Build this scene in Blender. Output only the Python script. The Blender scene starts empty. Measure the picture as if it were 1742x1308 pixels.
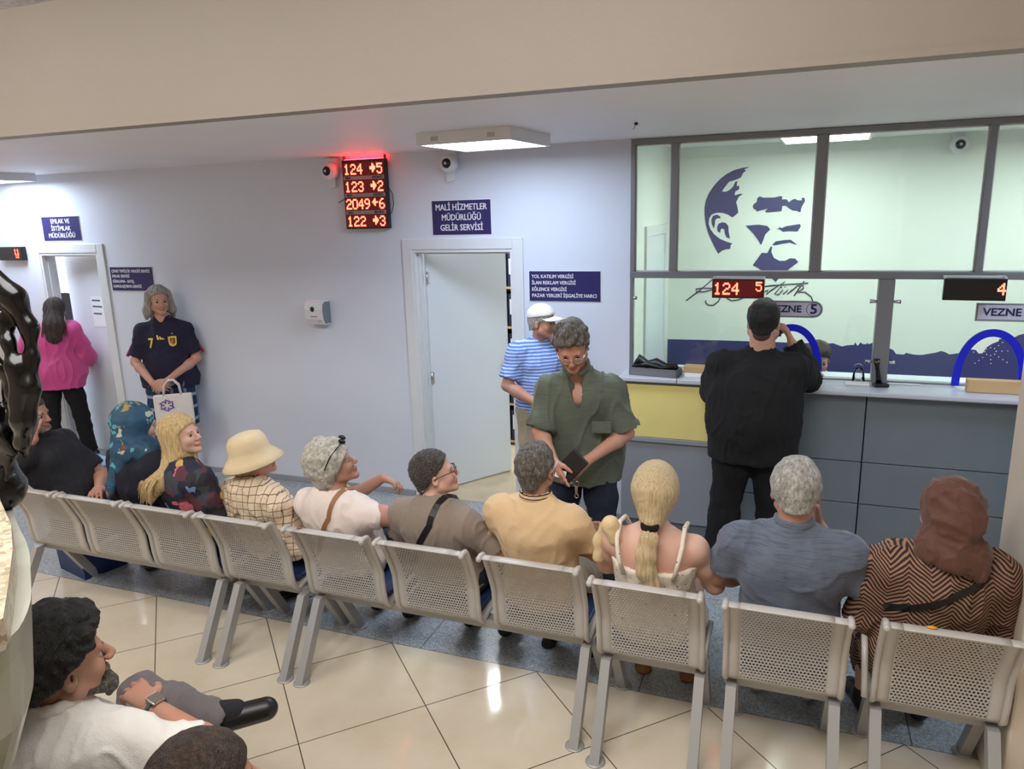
import bpy, math, random
import numpy as np
from mathutils import Vector, Matrix
R=math.radians
random.seed(7)
C=bpy.context.scene.collection
sc=bpy.context.scene
# ---------------------------------------------------------------- camera, world, exposure
def setup_camera():
    f,yaw,pit,rol=1261.2,-0.3630,0.2281,-0.0275
    cy,sy=math.cos(yaw),math.sin(yaw)
    F=Vector((sy*math.cos(pit),cy*math.cos(pit),-math.sin(pit)))
    r=Vector((cy,-sy,0)); u=r.cross(F)
    X=r*math.cos(rol)+u*math.sin(rol); U=-r*math.sin(rol)+u*math.cos(rol)
    cam=bpy.data.cameras.new('camera'); cam.sensor_fit='HORIZONTAL'; cam.sensor_width=36; cam.lens=f*36/1742
    cam.clip_start=.05
    o=bpy.data.objects.new('camera',cam); C.objects.link(o)
    m=Matrix((X,U,-F)).transposed().to_4x4(); m.translation=Vector((0,0,2.3136)); o.matrix_world=m
    sc.camera=o
setup_camera()
w=bpy.data.worlds.new('world'); sc.world=w; w.use_nodes=True
w.node_tree.nodes['Background'].inputs[0].default_value=(1.0,.93,.84,1)
w.node_tree.nodes['Background'].inputs[1].default_value=0.42
sc.view_settings.view_transform='Standard'; sc.view_settings.look='None'
sc.view_settings.gamma=1; sc.view_settings.use_curve_mapping=False
sc.view_settings.exposure=1.0
def area_lamp(name,loc,size,sizey,power,col,rot=(0,0,0)):
    l=bpy.data.lights.new(name,'AREA'); l.shape='RECTANGLE'; l.size=size; l.size_y=sizey; l.energy=power; l.color=col
    o=bpy.data.objects.new(name,l); o.location=loc; o.rotation_euler=rot; C.objects.link(o); return o
# ---------------------------------------------------------------- helpers: tags, objects
def tag(o,label=None,cat=None,group=None,kind=None):
    if label: o['label']=label
    if cat: o['category']=cat
    if group: o['group']=group
    if kind: o['kind']=kind
    return o
def empty(name,loc=(0,0,0),rz=0,label=None,cat=None,group=None,kind=None):
    o=bpy.data.objects.new(name,None); o.empty_display_size=.1; o.location=loc; o.rotation_euler=(0,0,rz); C.objects.link(o)
    return tag(o,label,cat,group,kind)
def link(name,me,mat,parent=None):
    if mat is not None and len(me.materials)==0: me.materials.append(mat)
    o=bpy.data.objects.new(name,me); C.objects.link(o)
    if parent is not None: o.parent=parent
    return o
def copy_tree(o,parent=None):
    c=o.copy(); C.objects.link(c); c.parent=parent
    for ch in list(o.children): copy_tree(ch,c)
    return c
class MB:
    """collects simple solids into one mesh"""
    def __init__(s): s.v=[]; s.f=[]; s.mi=[]; s.cur=0; s.sm=[]
    def add(s,vs,fs,smooth=False):
        b=len(s.v); s.v+= [tuple(v) for v in vs]; s.f+=[tuple(b+i for i in f) for f in fs]; s.mi+=[s.cur]*len(fs); s.sm+=[smooth]*len(fs); return s
    def box(s,x0,x1,y0,y1,z0,z1,bev=0.0):
        if bev<=0:
            vs=[(x,y,z) for x in(x0,x1) for y in(y0,y1) for z in(z0,z1)]
            fs=[(0,1,3,2),(4,6,7,5),(0,4,5,1),(2,3,7,6),(0,2,6,4),(1,5,7,3)]
            return s.add(vs,fs)
        b=min(bev,(x1-x0)/2.01,(y1-y0)/2.01,(z1-z0)/2.01)
        import bmesh
        bm=bmesh.new(); bmesh.ops.create_cube(bm,size=1)
        for v in bm.verts: v.co=Vector(((x0+x1)/2+v.co.x*(x1-x0),(y0+y1)/2+v.co.y*(y1-y0),(z0+z1)/2+v.co.z*(z1-z0)))
        bmesh.ops.bevel(bm,geom=bm.edges[:],offset=b,segments=2,affect='EDGES',profile=.5)
        vs=[v.co[:] for v in bm.verts]; bm.verts.index_update(); fs=[[v.index for v in f.verts] for f in bm.faces]; bm.free()
        return s.add(vs,fs)
    def tube(s,pts,r,n=8,cap=True):
        pts=[Vector(p) for p in pts]; rr=r if isinstance(r,(list,tuple)) else [r]*len(pts)
        vs=[];fs=[]; prev=None
        for i,p in enumerate(pts):
            d=(pts[min(i+1,len(pts)-1)]-pts[max(i-1,0)]).normalized()
            if prev is None:
                a=Vector((0,0,1)) if abs(d.z)<.9 else Vector((1,0,0)); u=d.cross(a).normalized()
            else: u=(prev-d*prev.dot(d)).normalized()
            prev=u; v=d.cross(u)
            for k in range(n):
                t=2*math.pi*k/n; vs.append(p+u*math.cos(t)*rr[i]+v*math.sin(t)*rr[i])
        for i in range(len(pts)-1):
            for k in range(n):
                a=i*n+k; b=i*n+(k+1)%n; fs.append((a,a+n,b+n,b))
        if cap: fs.append(tuple(range(n))); fs.append(tuple((len(pts)-1)*n+k for k in reversed(range(n))))
        return s.add(vs,fs,True)
    def cyl(s,a,b,r,n=20): return s.tube([a,b],r,n)
    def ball(s,c,r,nu=16,nv=10):
        if not isinstance(r,(tuple,list)): r=(r,r,r)
        vs=[];fs=[]
        for j in range(nv+1):
            ph=math.pi*j/nv
            for i in range(nu):
                th=2*math.pi*i/nu; vs.append((c[0]+r[0]*math.sin(ph)*math.cos(th),c[1]+r[1]*math.sin(ph)*math.sin(th),c[2]+r[2]*math.cos(ph)))
        for j in range(nv):
            for i in range(nu):
                a=j*nu+i;b=j*nu+(i+1)%nu; fs.append((a,a+nu,b+nu,b))
        return s.add(vs,fs,True)
    def prism(s,poly,a0,a1,axis='y'):
        """poly in the plane square to axis, extruded from a0 to a1"""
        n=len(poly)
        def P(p,a): return (p[0],a,p[1]) if axis=='y' else ((a,p[0],p[1]) if axis=='x' else (p[0],p[1],a))
        vs=[P(p,a0) for p in poly]+[P(p,a1) for p in poly]
        fs=[tuple(range(n)),tuple(reversed(range(n,2*n)))]+[(i,i+n,(i+1)%n+n,(i+1)%n) for i in range(n)]
        return s.add(vs,fs)
    def lathe(s,prof,c=(0,0,0),n=24,axis='z'):
        vs=[];fs=[]
        for r,z in prof:
            for k in range(n):
                t=2*math.pi*k/n; x,y=r*math.cos(t),r*math.sin(t)
                vs.append((c[0]+x,c[1]+y,c[2]+z) if axis=='z' else (c[0]+x,c[1]-z,c[2]+y))
        for i in range(len(prof)-1):
            for k in range(n):
                a=i*n+k;b=i*n+(k+1)%n; fs.append((a,b,b+n,a+n))
        return s.add(vs,fs,True)
    def build(s,name,mat,parent=None,loc=None,fix=True):
        me=bpy.data.meshes.new(name); me.from_pydata(s.v,[],s.f)
        mats=mat if isinstance(mat,(list,tuple)) else [mat]
        for m in mats: me.materials.append(m)
        if len(mats)>1: me.polygons.foreach_set('material_index',s.mi)
        me.polygons.foreach_set('use_smooth',s.sm)
        if fix:
            import bmesh
            bm=bmesh.new(); bm.from_mesh(me); bmesh.ops.remove_doubles(bm,verts=bm.verts,dist=1e-6); bmesh.ops.recalc_face_normals(bm,faces=bm.faces); bm.to_mesh(me); bm.free()
        o=link(name,me,None,parent)
        if loc: o.location=loc
        return o
# ---------------------------------------------------------------- materials
def srgb(r,g,b):
    f=lambda c:(c/255/12.92) if c/255<=.04045 else ((c/255+.055)/1.055)**2.4
    return (f(r),f(g),f(b),1)
def newmat(name):
    m=bpy.data.materials.new(name); m.use_nodes=True; nt=m.node_tree
    return m,nt,nt.nodes['Principled BSDF']
def nd(nt,t,**k):
    n=nt.nodes.new(t)
    for a,v in k.items():
        if a.startswith('i_'):
            key=a[2:]; key=int(key) if key.isdigit() else key
            n.inputs[key].default_value=v
        else: setattr(n,a,v)
    return n
def L(nt,a,b): nt.links.new(a,b)
def objco(nt,scale=None,rot=None,kind='Object'):
    tc=nt.nodes.new('ShaderNodeTexCoord'); out=tc.outputs[kind]
    if scale is not None or rot is not None:
        mp=nt.nodes.new('ShaderNodeMapping')
        if scale is not None: mp.inputs['Scale'].default_value=scale if isinstance(scale,(tuple,list)) else (scale,)*3
        if rot is not None: mp.inputs['Rotation'].default_value=rot
        L(nt,out,mp.inputs[0]); out=mp.outputs[0]
    return out
def ramp(nt,fac,stops,interp='LINEAR'):
    r=nt.nodes.new('ShaderNodeValToRGB'); cr=r.color_ramp; cr.interpolation=interp
    while len(cr.elements)<len(stops): cr.elements.new(.5)
    for e,(p,c) in zip(cr.elements,stops): e.position=p; e.color=c
    L(nt,fac,r.inputs[0]); return r.outputs[0]
def bump(nt,b,h,strength=.3,dist=.01):
    n=nd(nt,'ShaderNodeBump',i_Strength=strength,i_Distance=dist); L(nt,h,n.inputs['Height']); L(nt,n.outputs[0],b.inputs['Normal'])
def math_(nt,op,a,b=None):
    n=nd(nt,'ShaderNodeMath',operation=op)
    for i,v in enumerate((a,b)):
        if v is None: continue
        if isinstance(v,(int,float)): n.inputs[i].default_value=v
        else: L(nt,v,n.inputs[i])
    return n.outputs[0]
def mixc(nt,fac,a,b):
    n=nd(nt,'ShaderNodeMix',data_type='RGBA')
    for s,v in ((n.inputs[0],fac),(n.inputs[6],a),(n.inputs[7],b)):
        if isinstance(v,(int,float,tuple)): s.default_value=v
        else: L(nt,v,s)
    return n.outputs[2]
def noise(nt,co,scale,detail=3,rough=.5,out='Fac'):
    n=nd(nt,'ShaderNodeTexNoise',i_Scale=scale,i_Detail=detail,i_Roughness=rough); L(nt,co,n.inputs['Vector']); return n.outputs[out]
def plain(name,rgb,rough=.5,metal=0.,bumps=None,emis=None,vary=0.,coat=0.):
    m,nt,b=newmat(name); c=srgb(*rgb); b.inputs['Base Color'].default_value=c
    b.inputs['Roughness'].default_value=rough; b.inputs['Metallic'].default_value=metal; b.inputs['Coat Weight'].default_value=coat
    if vary:
        co=objco(nt); f=noise(nt,co,5,4); lo=tuple(x*(1-vary) for x in c[:3])+(1,); hi=tuple(min(1,x*(1+vary)) for x in c[:3])+(1,)
        L(nt,ramp(nt,f,[(.3,lo),(.7,hi)]),b.inputs['Base Color'])
    if bumps: bump(nt,b,noise(nt,objco(nt),bumps[0],4),bumps[1],bumps[2])
    if emis: b.inputs['Emission Color'].default_value=srgb(*emis[:3]); b.inputs['Emission Strength'].default_value=emis[3]
    return m
def cloth(name,rgb,weave=260,wr=.35,rough=.9,slub=0.,fold=.25):
    m,nt,b=newmat(name); b.inputs['Roughness'].default_value=rough; c=srgb(*rgb)
    b.inputs['Sheen Weight'].default_value=.15 if max(rgb)>60 else 0.
    co=objco(nt); f=noise(nt,co,4,3)
    lo=tuple(x*.93 for x in c[:3])+(1,); hi=tuple(min(1,x*1.06) for x in c[:3])+(1,)
    col=ramp(nt,f,[(.3,lo),(.7,hi)])
    if slub:
        s=noise(nt,objco(nt,(12,12,260)),1,3); dk=tuple(x*(1-slub) for x in c[:3])+(1,)
        col=mixc(nt,ramp(nt,s,[(.52,(0,0,0,1)),(.62,(1,1,1,1))]),col,dk)
    L(nt,col,b.inputs['Base Color'])
    h=math_(nt,'ADD',math_(nt,'MULTIPLY',noise(nt,co,weave,2),.12*wr),math_(nt,'MULTIPLY',noise(nt,objco(nt,(1,1,.6)),16,3,.55),fold))
    bump(nt,b,h,.9,.03)
    return m
def skin(name,rgb):
    m,nt,b=newmat(name); b.inputs['Roughness'].default_value=.55; c=srgb(*rgb)
    b.inputs['Subsurface Weight'].default_value=.08; b.inputs['Subsurface Radius'].default_value=(.01,.004,.002)
    co=objco(nt); f=noise(nt,co,9,4); hi=srgb(min(255,rgb[0]+8),rgb[1]-10,rgb[2]-12)
    base=ramp(nt,f,[(.35,c),(.72,hi)])
    at=nd(nt,'ShaderNodeAttribute',attribute_name='Paint')
    col=nd(nt,'ShaderNodeMix',data_type='RGBA',blend_type='MULTIPLY'); col.inputs[0].default_value=1
    L(nt,base,col.inputs[6]); L(nt,at.outputs['Color'],col.inputs[7]); L(nt,col.outputs[2],b.inputs['Base Color'])
    bump(nt,b,noise(nt,co,220,2),.12,.002)
    return m
def hairmat(name,cols,stretch=(70,70,7),rough=.5,rot=None):
    m,nt,b=newmat(name); b.inputs['Roughness'].default_value=rough
    co=objco(nt,stretch,rot); f=noise(nt,co,1.6,4,.6)
    n=len(cols); L(nt,ramp(nt,f,[(.28+.44*i/(max(1,n-1)),srgb(*c)) for i,c in enumerate(cols)]),b.inputs['Base Color'])
    bump(nt,b,noise(nt,objco(nt,tuple(2*s for s in stretch),rot),2.2,3,.6),.8,.012)
    return m
def glassmat(name,tint,refl=1.0):
    m,nt,b=newmat(name); nt.nodes.remove(b); out=nt.nodes['Material Output']
    tr=nd(nt,'ShaderNodeBsdfTransparent'); tr.inputs[0].default_value=tint
    gl=nd(nt,'ShaderNodeBsdfGlossy'); gl.inputs['Roughness'].default_value=.02; gl.inputs[0].default_value=(1,1,1,1)
    fr=nd(nt,'ShaderNodeFresnel',i_IOR=1.45); mx=nd(nt,'ShaderNodeMixShader')
    L(nt,math_(nt,'MULTIPLY',fr.outputs[0],refl),mx.inputs[0]); L(nt,tr.outputs[0],mx.inputs[1]); L(nt,gl.outputs[0],mx.inputs[2]); L(nt,mx.outputs[0],out.inputs[0])
    return m
def emit(name,rgb,s):
    m,nt,b=newmat(name); b.inputs['Base Color'].default_value=(0,0,0,1); b.inputs['Emission Color'].default_value=srgb(*rgb); b.inputs['Emission Strength'].default_value=s; return m

def m_wall(name,rgb,bs=.12):
    m,nt,b=newmat(name); b.inputs['Roughness'].default_value=.55; c=srgb(*rgb)
    co=objco(nt); f=noise(nt,co,1.3,4); lo=tuple(x*.96 for x in c[:3])+(1,)
    L(nt,ramp(nt,f,[(.35,lo),(.65,c)]),b.inputs['Base Color'])
    bump(nt,b,noise(nt,co,60,4),bs,.004); return m
def m_tiles():
    m,nt,b=newmat('polished_beige_tiles'); b.inputs['Roughness'].default_value=.13; b.inputs['Specular IOR Level'].default_value=.6
    x0,y0,s=-2.8222,3.2035,.6
    tc=nd(nt,'ShaderNodeTexCoord'); sp=nd(nt,'ShaderNodeSeparateXYZ'); L(nt,tc.outputs['Object'],sp.inputs[0])
    X=math_(nt,'SUBTRACT',sp.outputs[0],x0); Y=math_(nt,'SUBTRACT',sp.outputs[1],y0)
    k=.70710678/s; a=math_(nt,'MULTIPLY',math_(nt,'ADD',X,Y),k); c=math_(nt,'MULTIPLY',math_(nt,'SUBTRACT',X,Y),k)
    def edge(v):
        fr=math_(nt,'FRACT',v); return math_(nt,'MINIMUM',fr,math_(nt,'SUBTRACT',1.,fr))
    e=math_(nt,'MINIMUM',edge(a),edge(c)); line=math_(nt,'LESS_THAN',e,.0042)
    co=tc.outputs['Object']; base=ramp(nt,noise(nt,co,2.2,5,.6),[(.3,srgb(210,196,174)),(.5,srgb(218,206,186)),(.72,srgb(226,215,197))])
    cell=nd(nt,'ShaderNodeCombineXYZ'); L(nt,math_(nt,'FLOOR',a),cell.inputs[0]); L(nt,math_(nt,'FLOOR',c),cell.inputs[1])
    wn=nd(nt,'ShaderNodeTexWhiteNoise'); L(nt,cell.outputs[0],wn.inputs[0])
    base=mixc(nt,math_(nt,'MULTIPLY',wn.outputs[0],.18),base,srgb(204,190,170))
    L(nt,mixc(nt,line,base,srgb(70,58,44)),b.inputs['Base Color'])
    L(nt,math_(nt,'ADD',math_(nt,'MULTIPLY',line,.6),.12),b.inputs['Roughness'])
    return m
def m_granite(name,cols,scale=90,rough=.25,joint=None):
    m,nt,b=newmat(name); b.inputs['Roughness'].default_value=rough
    co=objco(nt); v=nd(nt,'ShaderNodeTexVoronoi',i_Scale=scale); L(nt,co,v.inputs['Vector'])
    sp=nd(nt,'ShaderNodeSeparateColor'); L(nt,v.outputs['Color'],sp.inputs[0])
    n=len(cols); col=ramp(nt,sp.outputs[0],[(i/n,srgb(*c)) for i,c in enumerate(cols)],'CONSTANT')
    col=mixc(nt,math_(nt,'MULTIPLY',noise(nt,co,3,4),.5),col,srgb(*cols[n//2]))
    if joint:
        s=nd(nt,'ShaderNodeSeparateXYZ'); L(nt,co,s.inputs[0]); fx=math_(nt,'FRACT',math_(nt,'DIVIDE',math_(nt,'ADD',s.outputs[0],10.2),joint[0])); fy=math_(nt,'FRACT',math_(nt,'DIVIDE',math_(nt,'SUBTRACT',s.outputs[1],3.2035),joint[1]))
        ln=math_(nt,'MAXIMUM',math_(nt,'LESS_THAN',fx,.004),math_(nt,'LESS_THAN',fy,.004)); col=mixc(nt,ln,col,srgb(60,60,62))
    L(nt,col,b.inputs['Base Color']); return m
M={}
M['wall']=m_wall('white_wall_paint',(216,221,233)); M['ceil']=m_wall('ceiling_paint',(240,236,238),.05)
M['cream']=m_wall('cream_wall_paint',(206,192,176)); M['office']=m_wall('office_wall_paint',(232,236,228),.05)
M['tiles']=m_tiles()
M['granite']=m_granite('grey_granite',[(150,157,160),(166,173,177),(178,185,189),(132,140,145),(190,197,199),(158,165,170)],110,.28,(1.2,1.02))
M['speckle']=m_granite('beige_granite',[(168,156,134),(178,166,142),(150,134,110),(184,174,154),(162,148,124),(126,110,88)],95,.3)
M['marble']=m_granite('grey_marble',[(150,150,138),(156,156,144),(162,162,150)],14,.3)
M['woodfloor']=plain('light_laminate',(206,190,160),.4,vary=.12)
M['doorwhite']=plain('white_door_lacquer',(216,222,228),.38,bumps=(8,.03,.002)); M['trimwhite']=plain('white_trim',(218,220,222),.35)
M['bench']=plain('warm_grey_powder_coat',(188,183,179),.38,bumps=(400,.05,.001)); M['steel']=plain('grey_painted_steel',(168,168,168),.35,.2)
M['alu']=plain('grey_aluminium',(132,134,140),.38,.35); M['chrome']=plain('chrome',(200,200,205),.15,1.)
M['navy']=plain('navy_sign_panel',(40,36,92),.35); M['white']=plain('white_print',(236,236,240),.5); M['black']=plain('black_plastic',(18,18,20),.4)
M['blackgloss']=plain('black_gloss',(5,5,6),.2); M['plastic']=plain('white_plastic',(222,222,226),.32)
M['muralblue']=plain('navy_wall_paint',(58,60,112),.5); M['muralgrey']=plain('grey_painted_line',(70,72,92),.5)
M['bluepad']=plain('blue_vinyl',(34,52,92),.45); M['blue']=plain('bright_blue_plastic',(8,28,200),.35); M['binblue']=plain('light_blue_plastic',(110,156,214),.4); M['bindark']=plain('dark_blue_plastic',(26,48,100),.45)
M['ledred']=emit('red_leds',(255,70,50),6.); M['ledpink']=emit('bright_red_leds',(255,120,100),7.); M['ledback']=plain('dark_red_led_face',(46,8,14),.3,emis=(160,0,14,.10))
M['ledblack']=plain('black_led_face',(20,14,20),.3)
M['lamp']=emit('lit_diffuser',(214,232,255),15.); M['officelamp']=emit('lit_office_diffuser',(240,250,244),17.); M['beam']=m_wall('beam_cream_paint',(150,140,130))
M['glass']=glassmat('greenish_glass',(.93,.98,.965,1)); M['glassclear']=glassmat('clear_glass',(.97,.98,.98,1))
M['cabgrey']=plain('grey_laminate',(118,128,136),.45,vary=.04); M['cablight']=plain('pale_grey_laminate',(150,153,162),.45); M['yellow']=plain('pale_yellow_laminate',(238,222,140),.5,vary=.03)
M['worktop']=plain('white_worktop',(196,200,212),.3); M['kraft']=plain('pale_wood',(196,164,118),.6,vary=.1); M['paper']=plain('white_paper',(235,235,235),.8)
M['daylight']=emit('bright_daylight',(255,252,246),3.2)
# ---------------------------------------------------------------- lettering
def text_mesh(body,h,x,y,z,bold=.0,width=None,align='CENTER',thick=.0012,shear=0,lh=1.0):
    cu=bpy.data.curves.new('lettering','FONT'); cu.body=body; cu.size=h/.72; cu.align_x=align; cu.align_y='CENTER'
    cu.extrude=thick; cu.offset=bold; cu.shear=shear; cu.resolution_u=2; cu.space_line=lh
    o=bpy.data.objects.new('tmp',cu); C.objects.link(o); dg=bpy.context.evaluated_depsgraph_get()
    me=bpy.data.meshes.new_from_object(o.evaluated_get(dg)); me.name='lettering'
    bpy.data.objects.remove(o); bpy.data.curves.remove(cu)
    me.materials.clear()
    xs=[v.co.x for v in me.vertices]; s=1.
    if width and xs: s=width/(max(xs)-min(xs))
    for v in me.vertices: v.co=Vector((x+v.co.x*s,y-v.co.z,z+v.co.y))
    return me
def lettering(parent,mat,lines,name='lettering'):
    """lines: dicts for text_mesh; one mesh"""
    import bmesh
    bm=bmesh.new()
    for l in lines:
        l=dict(l); bd=l.pop('bold',0)*.55; x,z,y0_=l['x'],l['z'],l['y']
        for i_,(dx,dz) in enumerate(((0,0),(bd,0),(-bd,0),(0,bd),(0,-bd))):
            l['x'],l['z'],l['y']=x+dx,z+dz,y0_-i_*.0003; me=text_mesh(**l); bm.from_mesh(me); bpy.data.meshes.remove(me)
    me=bpy.data.meshes.new(name); bm.to_mesh(me); bm.free()
    return link(name,me,mat,parent)
# ---------------------------------------------------------------- room shell
YW=5.231; T=.12
def struct(name,mb,mat,**k): o=mb.build(name,mat,**k); o['kind']='structure'; return o
def build_room():
    struct('floor',MB().box(-7.5,3.2,-2.5,3.2035,-.1,0),M['tiles'])
    struct('floor',MB().box(-7.5,3.2,3.2035,YW+.02,-.1,0),M['granite'])
    struct('floor',MB().box(-3.9,-1.07-T,YW+.02,7.6,-.1,.0),M['woodfloor'])
    struct('floor',MB().box(-10.6,-4.0,YW+.02,7.6,-.1,.0),M['granite'])
    struct('floor',MB().box(-1.07-T,3.2,YW+.02,7.1,-.1,.0),M['granite'])
    H=2.774
    w=MB()
    for a,b,z0 in ((-7.5,-6.84,0),(-6.84,-6.09,2.05),(-6.09,-2.79,0),(-2.79,-1.95,2.05),(-1.95,-1.072,0)):
        w.box(a,b,YW,YW+T,z0,H)
    struct('wall_back',w,M['wall'])
    struct('wall_left',MB().box(-7.62,-7.5,-2.5,YW,0,3.9),M['cream'])
    struct('wall_right',MB().box(3.2,3.3,-2.5,7.2,0,3.9),M['cream'])
    struct('wall_front',MB().box(-7.5,3.2,-2.6,-2.5,0,3.9),M['cream'])
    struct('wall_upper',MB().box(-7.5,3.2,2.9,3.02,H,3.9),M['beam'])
    struct('ceiling',MB().box(-7.5,3.2,3.02,YW+T,H,H+.1),M['ceil'])
    struct('ceiling',MB().box(-7.5,3.2,-2.6,2.9,3.9,4.0),M['ceil'])
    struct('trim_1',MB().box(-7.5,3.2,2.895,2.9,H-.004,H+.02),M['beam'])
    struct('wall_column',MB().box(.848,1.35,2.87,3.3,0,H,.012),M['cream'])
    # landing edge over the stair, top left
    struct('trim_2',MB().box(-4.5,-1.68,1.45,1.6,2.894,3.2,.006).box(-4.5,-1.69,1.3,1.6,2.99,3.2),M['speckle'])
    for i,(a,b) in enumerate(((-7.5,-6.93),(-6.0,-2.88),(-1.86,-1.1))):
        o=struct('baseboard_back',MB().box(a,b,YW-.012,YW,0,.05,.003),M['cablight'])
    # rooms behind
    struct('wall_office_left',MB().box(-1.07-T,-1.07,YW+T,7.0,0,2.83),M['office'])
    struct('wall_office_back',MB().box(-1.07-T,3.2,6.985,7.1,0,2.83),M['office'])
    struct('ceiling',MB().box(-1.07,3.2,YW+T,7.0,2.83,2.9),M['ceil'])
    struct('wall_room_back',MB().box(-3.9,-1.07-T,7.5,7.6,0,2.8),M['wall'])
    struct('wall_room_left',MB().box(-4.0,-3.9,YW+T,7.6,0,2.8),M['wall'])
    struct('ceiling',MB().box(-10.6,-1.07-T,YW+T,7.7,2.8,2.9),M['ceil'])
    struct('wall_room_back',MB().box(-10.6,-4.0,7.5,7.6,0,2.8),M['wall'])
    struct('wall_room_front',MB().box(-10.6,-7.5,YW,YW+T,0,2.8),M['wall'])
    struct('wall_room_left',MB().box(-10.7,-10.6,YW,7.6,0,2.8),M['wall'])
build_room()
def door(n,x0,x1,hinge,ang,paper=False):
    """trim, jamb and a leaf opening into the room behind"""
    tr=MB(); z=2.05; w=.082
    tr.box(x0-w,x0,YW-.016,YW,0,z+w,.004).box(x1,x1+w,YW-.016,YW,0,z+w,.004).box(x0,x1,YW-.018,YW,z,z+w,.004)
    tr.box(x0,x0+.022,YW-.01,YW+T+.01,0,z).box(x1-.022,x1,YW-.01,YW+T+.01,0,z).box(x0+.022,x1-.022,YW-.01,YW+T+.01,z-.022,z)
    tr.box(x0+.022,x0+.036,YW+.04,YW+.08,0,z-.022).box(x1-.036,x1-.022,YW+.04,YW+.08,0,z-.022).box(x0+.036,x1-.036,YW+.04,YW+.08,z-.036,z-.022)
    d=struct('door_%d'%n,tr,M['trimwhite'])
    W=(x1-x0)-.05; s=1 if hinge=='L' else -1
    lf=MB().box(0 if s>0 else -W,W if s>0 else 0,-.02,.02,.012,z-.03,.003)
    g=M['cabgrey']
    leaf=lf.build('door_leaf',M['doorwhite'],d)
    leaf.location=((x0+.028) if s>0 else (x1-.028),YW+T+.02,0); leaf.rotation_euler=(0,0,R(ang))
    gr=MB()
    for i in range(5):
        zz=.42+i*.33; a,b=(.2*W,.78*W) if s>0 else (-.78*W,-.2*W)
        gr.box(a,b,-.0212,-.0195,zz,zz+.004)
    gr.build('groove_line',M['trimwhite'],leaf)
    hx=(W-.06)*s
    MB().lathe([(0,.028),(.022,.026),(.027,.018),(.024,.01),(.014,.006),(.012,0)],(hx,-.02,1.0),16,'y').build('door_knob',M['chrome'],leaf)
    for zz in (1.82,1.0,.2): MB().cyl((0,-.03,zz-.05),(0,-.03,zz+.05),.009,10).box(-.02 if s<0 else 0,.0 if s<0 else .02,-.032,-.02,zz-.045,zz+.045).build('hinge',M['chrome'],leaf)
    if paper:
        MB().box(-.36,-.17,-.0225,-.0205,1.32,1.62).build('paper_notice',M['paper'],leaf)
        t=MB()
        for i,zz in enumerate((1.58,1.52,1.45)): t.box(-.34,-.21+.02*(i%2),-.0232,-.0226,zz-.008,zz+.008)
        t.build('notice_print',plain('blue_grey_print',(90,100,130),.7),leaf)
    return d
door(1,-6.84,-6.09,'R',-8,True)
door(2,-2.79,-1.95,'L',57)
# closed white door inside the office, on its left wall
o=struct('door_3',MB().box(-1.07,-1.05,5.75,5.83,0,2.1,.003).box(-1.07,-1.05,6.63,6.71,0,2.1,.003).box(-1.07,-1.05,5.75,6.71,2.1,2.18,.003),M['trimwhite'])
MB().box(-1.068,-1.058,5.83,6.63,0,2.1).build('door_leaf',M['doorwhite'],o)
# bright window in the left room
o=struct('window_2',MB().box(-9.8,-8.5,7.44,7.5,.9,.96).box(-9.8,-8.5,7.44,7.5,2.6,2.66).box(-9.8,-9.74,7.44,7.5,.9,2.66).box(-8.56,-8.5,7.44,7.5,.9,2.66).box(-9.48,-9.455,7.44,7.5,.9,2.66).box(-9.40,-9.38,7.44,7.5,.9,2.66),M['trimwhite'])
MB().box(-9.74,-8.56,7.47,7.48,.96,2.6).build('window_pane',M['daylight'],o)
def fold(x0,x1,y,z0,z1,n,mat,name,label,cat):
    vs=[];fs=[];N=n*6
    for i in range(N+1):
        x=x0+(x1-x0)*i/N; yy=y+.025*math.sin(i*2*math.pi/6); vs+=[(x,yy,z0),(x,yy,z1)]
    for i in range(N): fs.append((2*i,2*i+2,2*i+3,2*i+1))
    o=MB().add(vs,fs,True).build(name,mat); md=o.modifiers.new('s','SOLIDIFY'); md.thickness=.004
    return tag(o,label,cat)
fold(-9.95,-9.62,7.3,.005,2.7,5,plain('grey_curtain',(168,164,158),.9),'curtain','grey curtain beside the bright window seen through the left doorway','curtain')
t=empty('computer_monitor',(-8.12,6.65,.0),R(10),'dark computer monitor seen through the left doorway','monitor')
MB().box(-.3,.3,-.02,.02,1.12,1.5,.006).build('screen',M['ledblack'],t); MB().box(-.03,.03,0,.05,.78,1.15).box(-.12,.12,-.08,.1,.76,.78).build('stand',M['black'],t)
t=empty('office_desk',(-8.0,6.75,0),0,'white office desk under the monitor in the left room','desk')
MB().box(-.7,.7,-.4,.4,.72,.76,.004).build('desktop',M['plastic'],t)
for x,y in((-.66,-.36),(.66,-.36),(-.66,.36),(.66,.36)): MB().box(x-.02,x+.02,y-.02,y+.02,0,.72).build('leg',M['steel'],t)
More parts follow.
